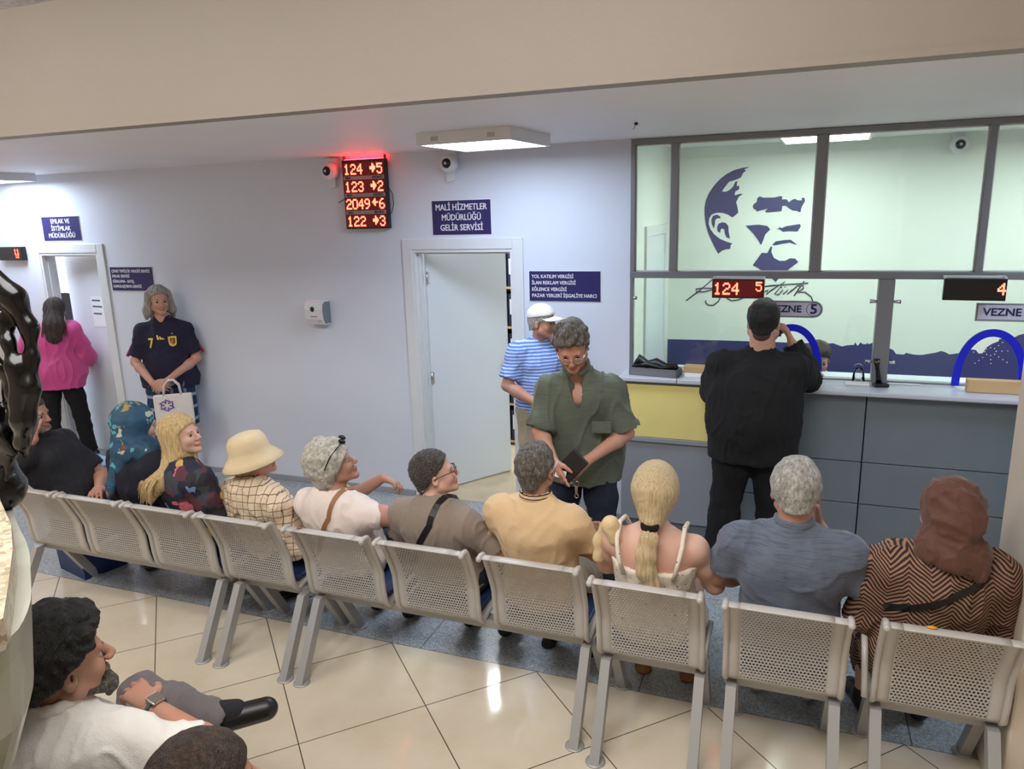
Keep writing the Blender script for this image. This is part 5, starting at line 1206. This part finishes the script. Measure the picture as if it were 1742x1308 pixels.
def standing_people():
    # pink shirt
    J=dict(hipL=(-.09,0,.90),elL=(-.28,.04,1.10),elR=(.26,.06,1.10),wrL=(-.22,.24,1.0),wrR=(.22,.26,1.0),head=(.05,.05,1.56),neck=(.02,.01,1.42),anL=(-.13,-.05,.09),anR=(.15,.06,.09),knL=(-.12,.0,.49),knR=(.13,.03,.49),toeL=(-.15,.09,.035),toeR=(.17,.20,.035))
    t,j,H=person('standing woman in a pink shirt and black trousers at the left doorway, seen from behind',(-6.60,5.03,0),R(38),STAND,J,dz=0,hyaw=0,hpitch=-12,skin_='b',fem=True,girth=1.02,bust=1.,hips=1.12,sw=1.0); t.scale=(.97,)*3
    sk=Sol(); sk.rc((-.05,0,.97),(.05,0,.97),.20,.20,.06,.8,(0,1,0)); sk.rc((0,-.0,.92),(0,-.0,.80),.20,.21,.05,.85,(0,1,0))
    shirt(t,j,CL['pink'],off=.026,long=True,loose=.03,girth=1.05,bust=1.,hips=1.12,skirt=sk,hem=.80,fold=.009,seed=31,ff=18)
    trousers(t,j,CL['black'],end=1.97,calf=.03,hips=1.1); shoes(t,j,LEATHER)
    S=hair_cap(H,.014,-.004,.8,ears=False,low=None); S.p[1]['clip']=None; S.rc(H.P(0,-.06,.0),H.P(0,-.12,-.16),.085,.09,.04,.7,(0,1,0)); S.rc(H.P(0,-.12,-.16),H.P(0,-.14,-.27),.09,.07,.03,.5,(0,1,0)); part(t,'hair',S,HBR,.008,fn=strandy(H.P(0,-.06,0),(0,0,1),22,.006)); strands(H,t,HBR,[[H.P(.08*math.sin(a),-.06-.06*math.cos(a),.0),H.P(.10*math.sin(a),-.10-.05*math.cos(a),-.14),H.P(.11*math.sin(a*1.1),-.13-.04*math.cos(a),-.24-.05*random.random())] for a in [(-1.3+2.6*k/26) for k in range(27)]],.006)
    # football shirt man
    J=dict(elL=(-.245,.0,1.10),elR=(.26,.02,1.10),wrL=(-.03,.24,.955),wrR=(.08,.25,.945),head=(0,.03,1.63),neck=(0,-.0,1.47))
    loc=(-5.20,5.02,0); rz=R(212)
    t,j,H=person('standing man with long grey hair in a navy football shirt and checked shorts',loc,rz,STAND,J,dz=.0,hyaw=26,hpitch=-4,skin_='a',girth=1.0,belly=1.25,sw=.94,arm=.98,
        hands=(('L',dict(d=(.75,.2,-.5),n=(-.3,-1,-.2),t=(.3,.4,.8),curl=.5)),('R',dict(d=(-.8,.15,-.35),n=(0,-1,-.3),t=(-.2,.4,.8),curl=.5)))); t.scale=(1.01,)*3
    sk=Sol(); sk.rc((-.06,0,.95),(.06,0,.95),.19,.19,.06,.72,(0,1,0)); sk.rc((0,0,.9),(0,0,.84),.20,.205,.05,.72,(0,1,0))
    SH=shirt(t,j,CL['jersey'],'football_shirt',off=.02,sleeve=.80,loose=.014,girth=1.0,belly=1.25,skirt=sk,hem=.86,fold=.006,seed=37,vneck=.03)
    sm=m_plaid('checked_shorts',(30,52,78),(150,160,176),(120,134,156),(9,9,9),.24); trousers(t,j,sm,'shorts',off=.035,end=.96,top=1.0,girth=1.05); shoes(t,j,LEATHER)
    gold=plain('gold_print',(226,200,96),.5); red=plain('red_trim',(170,34,44),.6)
    def onchest(x,z,w):  # depth of the chest surface in front
        return .150
    def place(o,x,z,lift=.004,rz_=0):
        pts,nr=drape([SH],[((x,.9,z),(0,-1,0))],None,lift)
        n=nr[0]; rt_=Vector((0,0,1)).cross(n).normalized(); up_=rt_.cross(-n)
        m=Matrix((rt_,-n,up_)).transposed().to_4x4(); m.translation=pts[0]; o.matrix_local=m; return o
    me=text_mesh('7',.085,0,0,0,bold=.003,width=.045,thick=.004)
    place(link('shirt_number',me,gold,t),.082,1.27,.004)['label']='gold number 7'
    b=MB()
    for k,(x,h1,h2) in enumerate(((.026,.012,.022),(.006,.026,.036),(-.016,.040,.050))): b.prism([(x-.012,0),(x+.004,0),(x-.006,h1),(x-.018,h2*.8)],-.003,.003)
    place(b.build('chest_badge',gold,t),.0,1.30,.004)
    place(MB().prism([(-.034,.042),(0,.047),(.034,.042),(.031,-.02),(.022,-.036),(0,-.046),(-.022,-.036),(-.031,-.02)],-.004,.003).build('crest',gold,t),-.09,1.28,.004)
    place(MB().prism([(-.023,.03),(.023,.03),(.021,-.014),(0,-.033),(-.021,-.014)],-.004,.005).build('crest_shield',red,t),-.09,1.28,.004)
    place(MB().ball((0,0,0),(.006,.003,.006),8,6).build('crest_star',gold,t),-.09,1.345,.004)
    for q in(-1,1):
        k='R' if q>0 else 'L'; sh,el=j['sh'+k],j['el'+k]; MB().tube([sh+(el-sh)*.45+V3(q*.062,0,0),sh+(el-sh)*.80+V3(q*.076,0,0)],[.008,.014],6).build('sleeve_stripe',red,t)
        MB().tube([j['neck']+V3(q*.02,.075,-.045),j['neck']+V3(q*.062,.035,.008),j['neck']+V3(q*.075,-.02,.012)],.007,6).build('neck_trim',red,t)
    S=hair_cap(H,.016,.008,.8,ears=False,low=None); S.p[1]['clip']=None
    for q in(-1,1): S.rc(H.P(q*.075,-.0,.06),H.P(q*.10,-.01,-.09),.030,.036,.03); S.rc(H.P(q*.10,-.01,-.09),H.P(q*.11,-.02,-.15),.034,.015,.03)
    S.rc(H.P(0,-.07,.0),H.P(0,-.08,-.14),.07,.07,.03); part(t,'hair',S,HLG,.006,fn=strandy(H.P(0,-.02,0),(0,0,1),17,.004)); brows(t,H,DARKBROW)
    bag=empty('tote_bag',(-4.97,4.80,.60),R(216),'white tote bag with a purple knot print hanging from the football shirt man\'s hand','bag')
    MB().box(-.155,.155,-.025,.025,.0,.26,.01).build('bag_body',CL['white'],bag)
    for y in(-.02,.02): MB().tube([(-.07,y,.255),(-.06,y,.34),(-.02,y,.385),(.02,y,.385),(.06,y,.34),(.07,y,.255)],.007,6).build('handle',CL['white'],bag)
    b=MB(); 
    for k in range(6):
        a=k*math.pi/3; b.tube([(.05+.02*math.cos(a),.027,.17+.02*math.sin(a)),(.05+.06*math.cos(a+.4),.029,.17+.05*math.sin(a+.4)),(.05+.045*math.cos(a+1.2),.027,.17+.04*math.sin(a+1.2))],.006,6)
    b.build('print',plain('purple_print',(120,84,170),.6),bag)
    # white cap man
    J=dict(elL=(-.25,.05,1.13),elR=(.27,.02,1.12),wrL=(.04,.26,1.02),wrR=(.10,.26,1.0),head=(0,.05,1.555),neck=(0,.0,1.42),shL=(-.18,0,1.36),shR=(.18,0,1.36),chest=(0,0,1.24))
    t,j,H=person('standing man in a white cap and blue striped T-shirt behind the man in green',(-1.66,4.96,0),R(222),STAND,J,hyaw=38,hpitch=0,skin_='c',girth=1.05,belly=1.15)
    shirt(t,j,m_stripe('blue_stripes',(92,128,206),(190,204,232),44,.42),'striped_shirt',off=.018,sleeve=.80,loose=.02,girth=1.05,belly=1.2,hem=.86,fold=.005,seed=41)
    K=Sol(); c=j['neck']
    part(t,'undershirt_collar',K.rc(c+V3(0,.0,-.012),c+V3(0,.0,.012),.064,.060,.01),CL['white'],.006)
    trousers(t,j,CL['khaki'],end=1.95,top=.95); shoes(t,j,LEATHER); part(t,'hair',hair_cap(H,.006,-.01,.8),HS,.007); 
    S=Sol(); S.el(H.P(0,-.012,.048),(.086,.106,.085),H.R,.02,clip=[(H.P(0,0,.045),H.D(0,.15,-1))]); part(t,'cap_crown',S,CL['white'],.007)
    b=MB(); n=14; vs=[];fs=[]
    for i in range(n+1):
        a=math.pi*(.14+.72*i/n)
        for (rr,ry) in ((.084,.090),(.092,.178)): vs.append(H.P(rr*math.cos(a)*1.0,ry*math.sin(a)-.0,.048-.012*(ry>.1)-.016*abs(math.cos(a))))
    fs=[(2*i,2*i+1,2*i+3,2*i+2) for i in range(n)]
    o=b.add(vs,fs,True).build('cap_peak',CL['white'],t); o.modifiers.new('s','SOLIDIFY').thickness=.005
    # green shirt man
    J=dict(pelvis=(0,-.03,1.0),chest=(0,.02,1.29),neck=(.02,.08,1.50),head=(.035,.165,1.625),shL=(-.165,.06,1.38),shR=(.175,.06,1.38),elL=(-.25,.06,1.13),elR=(.22,.13,1.15),wrL=(-.05,.25,1.03),wrR=(.12,.31,1.05),
       hipL=(-.09,-.02,.94),hipR=(.09,-.02,.94),anL=(-.14,.02,.09),anR=(.14,-.10,.09),knL=(-.12,.03,.52),knR=(.12,-.03,.51),toeL=(-.16,.18,.035),toeR=(.17,-.03,.035))
    loc=(-1.05,3.84,0); rz=R(190)
    t,j,H=person('standing man in a grey-green linen shirt and glasses looking down at a slip',loc,rz,STAND,J,hyaw=4,hpitch=-34,hroll=4,skin_='a',girth=1.1,belly=1.1,arm=1.0,hs=1.04,face=1.05,
       hands=(('L',dict(d=(.6,.45,-.4),n=(.3,-.8,-.3),t=(.3,.3,.9),curl=.75)),('R',dict(d=(-.35,.25,-.8),n=(-.6,-.5,0),t=(-.5,.6,.2),curl=.45,point=True))))
    sk=Sol(); sk.rc((-.05,-.02,1.04),(.05,-.02,1.04),.18,.18,.06,.72,(0,1,0)); sk.rc((0,-.02,.98),(0,-.02,.84),.19,.21,.05,.72,(0,1,0))
    shirt(t,j,CL['olive'],'linen_shirt',off=.022,sleeve=.92,loose=.03,girth=1.1,belly=1.1,skirt=sk,hem=.83,fold=.009,seed=43,ff=20,collar=CL['olive'],vneck=.17)
    trousers(t,j,CL['jeans'],end=1.96,top=.95,calf=.02,girth=1.05); shoes(t,j,LEATHER,kind='sandal')
    part(t,'hair',hair_cap(H,.018,.012,.80),HG,.005,fn=curly(.010,70,15)); brows(t,H,DARKBROW); glasses(t,H,M['chrome'],.104,.0016)
    MB().box(-.05,.05,-.006,.006,-.06,.0,.001).build('shirt_pocket',CL['olive'],t).location=(-.12,.165,1.22)
    cs,sn=math.cos(rz),math.sin(rz)
    def W(x,y,z): return (loc[0]+cs*x-sn*y,loc[1]+sn*x+cs*y,z)
    o=MB().box(-.055,.055,-.012,.012,-.08,.08,.004).build('wallet',LEATHER); o.location=W(.03,.32,1.02); o.rotation_euler=(R(20),R(-40),R(170)); tag(o,'black wallet held by the man in the grey-green shirt','wallet')
    o=MB().box(-.035,.035,-.0008,.0008,-.02,.02).build('paper_slip',M['paper']); o.location=W(.085,.34,.985); o.rotation_euler=(R(10),R(-8),R(176)); tag(o,'small white slip in the left hand of the man in the grey-green shirt','paper')
    k=empty('key_ring',W(.0,.33,.93),0,'metal keys hanging below the wallet of the man in the grey-green shirt','keys')
    MB().tube([(.014*math.cos(a),0,.014*math.sin(a)) for a in [2*math.pi*i/14 for i in range(15)]],.0018,6).build('ring',M['chrome'],k); MB().box(-.008,.008,-.002,.002,-.06,-.012,.001).build('key',M['chrome'],k); MB().tube([(.010*math.cos(a),.004,-.07+.010*math.sin(a)) for a in [2*math.pi*i/14 for i in range(15)]],.003,6).build('key_fob',M['chrome'],k)
    # large man in black at the counter
    J=dict(pelvis=(0,.0,.97),chest=(0,.06,1.22),neck=(.03,.08,1.45),head=(.03,.10,1.61),shL=(-.205,.06,1.345),shR=(.205,.06,1.345),elL=(-.265,.16,1.13),elR=(.31,.18,1.245),wrL=(-.12,.36,1.24),wrR=(.20,.20,1.47),
       anL=(-.17,-.02,.09),anR=(.16,.06,.09),knL=(-.14,.0,.50),knR=(.13,.04,.50),toeL=(-.20,.12,.035),toeR=(.18,.20,.035))
    t,j,H=person('large standing man in a black sweater at the counter, hand raised to his ear',(-.18,4.72,0),R(0),STAND,J,hyaw=-4,hpitch=-4,skin_='a',girth=1.36,belly=1.3,arm=1.2,hs=1.14,face=1.15,neck_r=.074,leg=1.3,hips=1.1,
       hands=(('L',dict(curl=.4)),('R',dict(d=(-.35,-.05,.9),n=(-1,0,0),t=(0,1,.2),curl=.6))))
    sk=Sol(); sk.rc((-.10,.04,1.15),(.10,.04,1.15),.19,.19,.06,.8,(0,1,0)); sk.rc((-.08,.02,1.0),(.08,.02,1.0),.20,.20,.06,.8,(0,1,0)); sk.rc((0,.0,.90),(0,.0,.78),.265,.27,.05,.68,(0,1,0))
    shirt(t,j,CL['black'],'sweater',off=.022,long=True,loose=.028,girth=1.36,belly=1.25,arm=1.25,skirt=sk,hem=.755,fold=.006,seed=47)
    for k in (0,): MB().tube([j['shR']+V3(.03,-.02,.075),j['shR']+V3(.10,.02,.02),j['elR']+V3(.03,-.01,.09),j['elR']+V3(.09,.0,.02)],.006,6).build('white_piping',M['white'],t)
    trousers(t,j,CL['black'],off=.02,end=1.96,leg=1.34,girth=1.3,calf=.045); shoes(t,j,plain('white_shoe',(214,214,220),.5))
    part(t,'hair',hair_cap(H,.012,.004,.80),HB,.006,fn=curly(.003,80,4)); 
    S=Sol(); S.rc(H.P(0,-.045,-.01),H.P(0,-.05,-.06),.061*1.06,.056,.02); part(t,'shaved_sides',S,plain('short_faded_hair',(74,60,54),.9),.006)
    o=MB().box(-.012,.012,-.006,.006,-.02,.02,.003).build('key_fob',M['blackgloss']); o.location=(-.18+.125,4.72+.14,1.535); tag(o,'small shiny fob held at the ear of the man in black','fob')
    # clerk behind the glass
    t,j,H=person('clerk with dark hair sitting behind the glass, mostly hidden by the blue arch',(.215,5.88,0),R(178),SEAT,None,dz=-.02,hyaw=10,hpitch=-20,skin_='b',h=.01,legs=True)
    shirt(t,j,CL['white'],hem=.50,h=.011,collar=CL['white']); trousers(t,j,CL['navy'],end=1.9,h=.012); part(t,'hair',hair_cap(H,.016,-.004),HBR,.007,fn=curly(.004,60,3)); brows(t,H,DARKBROW); shoes(t,j,LEATHER)
    # blue elbow beside the column
    J=dict(elL=(-.31,.02,.70),elR=(.3,.0,.72),shL=(-.2,-.04,.98),shR=(.2,-.04,.98))
    t,j,H=person('person in a blue sweater almost hidden by the column, only an elbow showing',(1.62,4.55,0),R(0),SEAT,J,dz=0,skin_='b',h=.011,girth=1.15)
    shirt(t,j,CL['blue'],'sweater',long=True,loose=.02,hem=.47,h=.011,arm=1.2); trousers(t,j,CL['navy'],end=1.9,h=.012); part(t,'hair',hair_cap(H,.012),HB,.008); shoes(t,j,LEATHER)
standing_people()
def stool(x,y,label,z=.44):
    t=empty('stool',(x,y,0),0,label,'stool'); MB().lathe([(0,z),(.17,z),(.18,z-.015),(.17,z-.04),(0,z-.04)],(0,0,0),24).build('seat',M['bluepad'],t)
    for k in range(4): a=math.pi/4+k*math.pi/2; MB().cyl((.11*math.cos(a),.11*math.sin(a),z-.04),(.16*math.cos(a),.16*math.sin(a),0),.012,8).build('leg',M['steel'],t)
stool(.215,5.88,'round office stool under the clerk behind the glass',.44); stool(1.62,4.57,'round stool under the person in blue beside the column')
def front_people():
    J=dict(chest=(0,-.05,.90),neck=(.01,-.06,1.07),head=(.03,-.035,1.185),shL=(-.19,-.05,.98),shR=(.19,-.05,.97),elR=(.40,.05,.86),wrR=(.12,.16,.915),elL=(-.26,.05,.74),wrL=(-.1,.28,.70),
      knL=(-.16,.46,.56),knR=(-.16,.47,.70),anL=(-.16,.50,.12),anR=(.04,.60,.52),toeL=(-.18,.62,.06),toeR=(.14,.66,.505))
    loc=(-1.80,1.24,0); rz=R(12)
    t,j,H=person('man with curly black hair and grey beard in a white polo, lower left corner',loc,rz,SEAT,J,hyaw=-36,hpitch=2,skin_='c',girth=1.2,belly=1.15,sw=1.1,arm=1.05,hs=1.12,h=.007,
       hands=(('L',{}),('R',dict(d=(-.6,.3,.15),n=(0,.2,-1),t=(.1,.9,.1),curl=.7))))
    shirt(t,j,CL['white'],'polo_shirt',off=.016,sleeve=.70,loose=.024,girth=1.2,belly=1.15,arm=1.1,hem=.47,collar=CL['white'],seed=53,fold=.006,h=.008,vneck=.06)
    trousers(t,j,CL['grey'],end=1.96,leg=1.05)
    S=Sol(); d=unit(j['toeR']-j['anR']); S.rc(j['anR']+V3(.02,.01,.0),j['anR']+V3(.145,.08,.004),.046,.043,.02); part(t,'shoe',S,LEATHER,.007); part(t,'sock',Sol().rc(j['anR']+(j['knR']-j['anR'])*.3,j['anR']+V3(.05,.03,.025),.040,.041,.02),CL['darkgrey'],.007)
    S=Sol(); feet(S,j,'L',.008); part(t,'shoe',S,LEATHER,.007)
    S=hair_cap(H,.034,.010,.80,low=-.05); S.el(H.P(0,.055,.10),(.055,.035,.03),H.R,.03); part(t,'hair',S,HB,.005,fn=curly(.009,95,21)); brows(t,H,plain('black_brow_hair',(20,16,14),.9),.0045)
    S=Sol(); S.rc(H.P(-.02,.085,-.055),H.P(.02,.085,-.055),.009,.009,.006); 
    for q in(-1,1): S.rc(H.P(q*.03,.078,-.055),H.P(q*.024,.078,-.09),.012,.018,.01); S.rc(H.P(q*.062,.0,-.03),H.P(q*.05,.03,-.075),.008,.012,.01); S.rc(H.P(q*.05,.03,-.075),H.P(q*.02,.08,-.10),.013,.02,.01)
    S.rc(H.P(-.018,.085,-.098),H.P(.018,.085,-.098),.023,.023,.01); S.rc(H.P(0,.09,-.105),H.P(0,.086,-.13),.022,.012,.01)
    part(t,'beard',S,hairmat('grizzled_beard',[(26,22,20),(84,78,72),(140,134,126)],(60,60,40)),.005,fn=curly(.003,90,4))
    w,e=j['wrR'],j['elR']; d=unit(w-e); c=w-d*.02; a=unit(np.cross(d,(0,0,1))); b=np.cross(a,d); wt=MB(); n=20
    wt.tube([c+a*math.cos(2*math.pi*k/n)*.034+b*math.sin(2*math.pi*k/n)*.031 for k in range(n+1)],.0055,6); 
    o=wt.build('watch_strap',plain('teal_grey_rubber',(64,84,92),.5),t)
    q=MB().box(-.02,.02,-.02,.02,-.005,.005,.003).build('watch_case',M['chrome'],o); q.matrix_local=Matrix([[*a],[*d],[*b]]).transposed().to_4x4(); q.location=Vector(c+b*.036)
    # second head
    t,j,H=person('man with short dark brown hair, only his head showing at the bottom edge',(-1.09,1.03,0),R(8),SEAT,None,dz=-.045,hyaw=-42,hpitch=2,skin_='c',girth=1.1,hs=1.02,h=.008)
    shirt(t,j,CL['darkgrey'],hem=.47,seed=59); trousers(t,j,CL['jeans'],end=1.9); shoes(t,j,LEATHER)
    part(t,'hair',hair_cap(H,.013,-.006,.80),HBR,.005,fn=curly(.003,90,22)); brows(t,H,DARKBROW)
    seat_bench(0,3,[-1.95,-1.5,-1.05],1.02,'three-seat grey metal bench at the lower left, under the two nearest men','waiting_bench',BK,(-2.15,-.85))
front_people()
# ---------------------------------------------------------------- bags and straps worn by the seated people
def band(name,pts,w,mat,loc,rz,label,cat,nrm,th=.004,extra=None):
    t=empty(name,loc,rz,label,cat); b,vs,fs=strap('',' ',' ',pts,w,mat,loc,rz,th,nrm); b.add(vs,fs).build('strap',mat,t)
    if extra: extra(t)
    return t
def straps():
    def go(person_i,x0z0,w,mat,label,pouch,top):
        t0=[o for o in bpy.data.objects if o.name.startswith('person') and o.get('label','').find(person_i)>=0][0]
        objs=[c for c in t0.children if c.name.split('.')[0] in('polo_shirt','t_shirt','coat','collar')]
        x1,z1=x0z0[0]; x2=top[0][0]; rays=[]
        for i,e in enumerate((115,100,85,72,60,48,36,24,12)):
            f=i/8; x=x2+(x1-x2)*f; c_=V3(x,-.03,z1-.02); d_=V3(0,-math.cos(R(e)),math.sin(R(e))); rays.append((tuple(c_+d_*1.2),tuple(-d_)))
        rays+=[((x,-.8,z),(0,1,0)) for x,z in x0z0]
        pts,nr=drape(objs,rays,None,.004)
        band('crossbody_bag',pts,w,mat,t0.location,t0.rotation_euler.z,label,'bag',nr,.004,lambda t:MB().box(*pouch,.01).build('pouch',mat,t))
    def line(a,b,n): return [(a[0]+(b[0]-a[0])*i/n,a[1]+(b[1]-a[1])*i/n) for i in range(n+1)]
    go('taupe polo',line((.045,.88),(-.13,.60),12),.030,M['black'],'black webbing bag strap crossing the back of the man in the taupe polo',(-.09,.05,.20,.24,.52,.66),[(.075,.05),(.072,.02),(.068,-.01),(.062,-.05)])
    go('curly white hair',line((.055,.84),(-.10,.58),12),.022,TANS,'brown leather bag strap crossing the back of the woman with curly white hair',(-.10,.06,.22,.26,.50,.64),[(.10,.04),(.098,.01),(.09,-.03),(.08,-.06)])
    go('chevron',line((.15,.97),(-.17,.80),12),.024,LEATHER,'black bag strap crossing the back of the woman in the chevron coat',(-.22,-.08,.22,.26,.55,.69),[(.17,-.0),(.168,-.04),(.16,-.08)])
straps()
def sculpture():
    SC=[[(-1.408,2.257),(-1.35,2.184),(-1.326,2.128),(-1.319,2.073),(-1.322,2.017),(-1.338,1.959),(-1.359,1.91),(-1.373,1.879)],[(-1.416,2.17),(-1.374,2.14),(-1.352,2.103),(-1.338,2.059),(-1.339,1.993),(-1.357,1.934)],[(-1.428,2.125),(-1.396,2.098),(-1.38,2.054),(-1.376,1.997),(-1.374,1.942),(-1.379,1.897)],[(-1.438,2.091),(-1.403,2.053),(-1.405,2.001),(-1.413,1.941),(-1.418,1.881),(-1.426,1.825)],[(-1.345,1.993),(-1.387,1.953),(-1.427,1.898),(-1.464,1.84),(-1.511,1.759)],[(-1.452,2.01),(-1.423,1.964),(-1.411,1.924),(-1.395,1.883)],[(-1.508,1.836),(-1.484,1.794),(-1.457,1.79),(-1.5,1.79)]]
    S=Sol(); W=[.016,.013,.012,.012,.013,.012,.012]
    for i,(p,w_) in enumerate(zip(SC,W)):
        n=len(p); pts=[(x,.95+.018*math.sin(i*1.9+k*.9),z) for k,(x,z) in enumerate(p)]; S.chain(pts,[w_*(.9+.35*math.sin(k*1.7+i))*(.5 if k==n-1 else 1) for k in range(n)],.02)
    S.rc((-1.46,.96,2.25),(-1.52,.97,2.0),.03,.03,.03); S.rc((-1.52,.97,2.0),(-1.50,.96,1.83),.03,.035,.03); S.rc((-1.50,.96,1.83),(-1.50,.96,1.80),.045,.06,.03)
    pos,F=mesh_solid(S,.005); to=to_mesh('sculpture',pos,F,M['blackgloss'],None); tag(to,'glossy black flowing sculpture on the granite ledge at the left edge','sculpture')
sculpture()
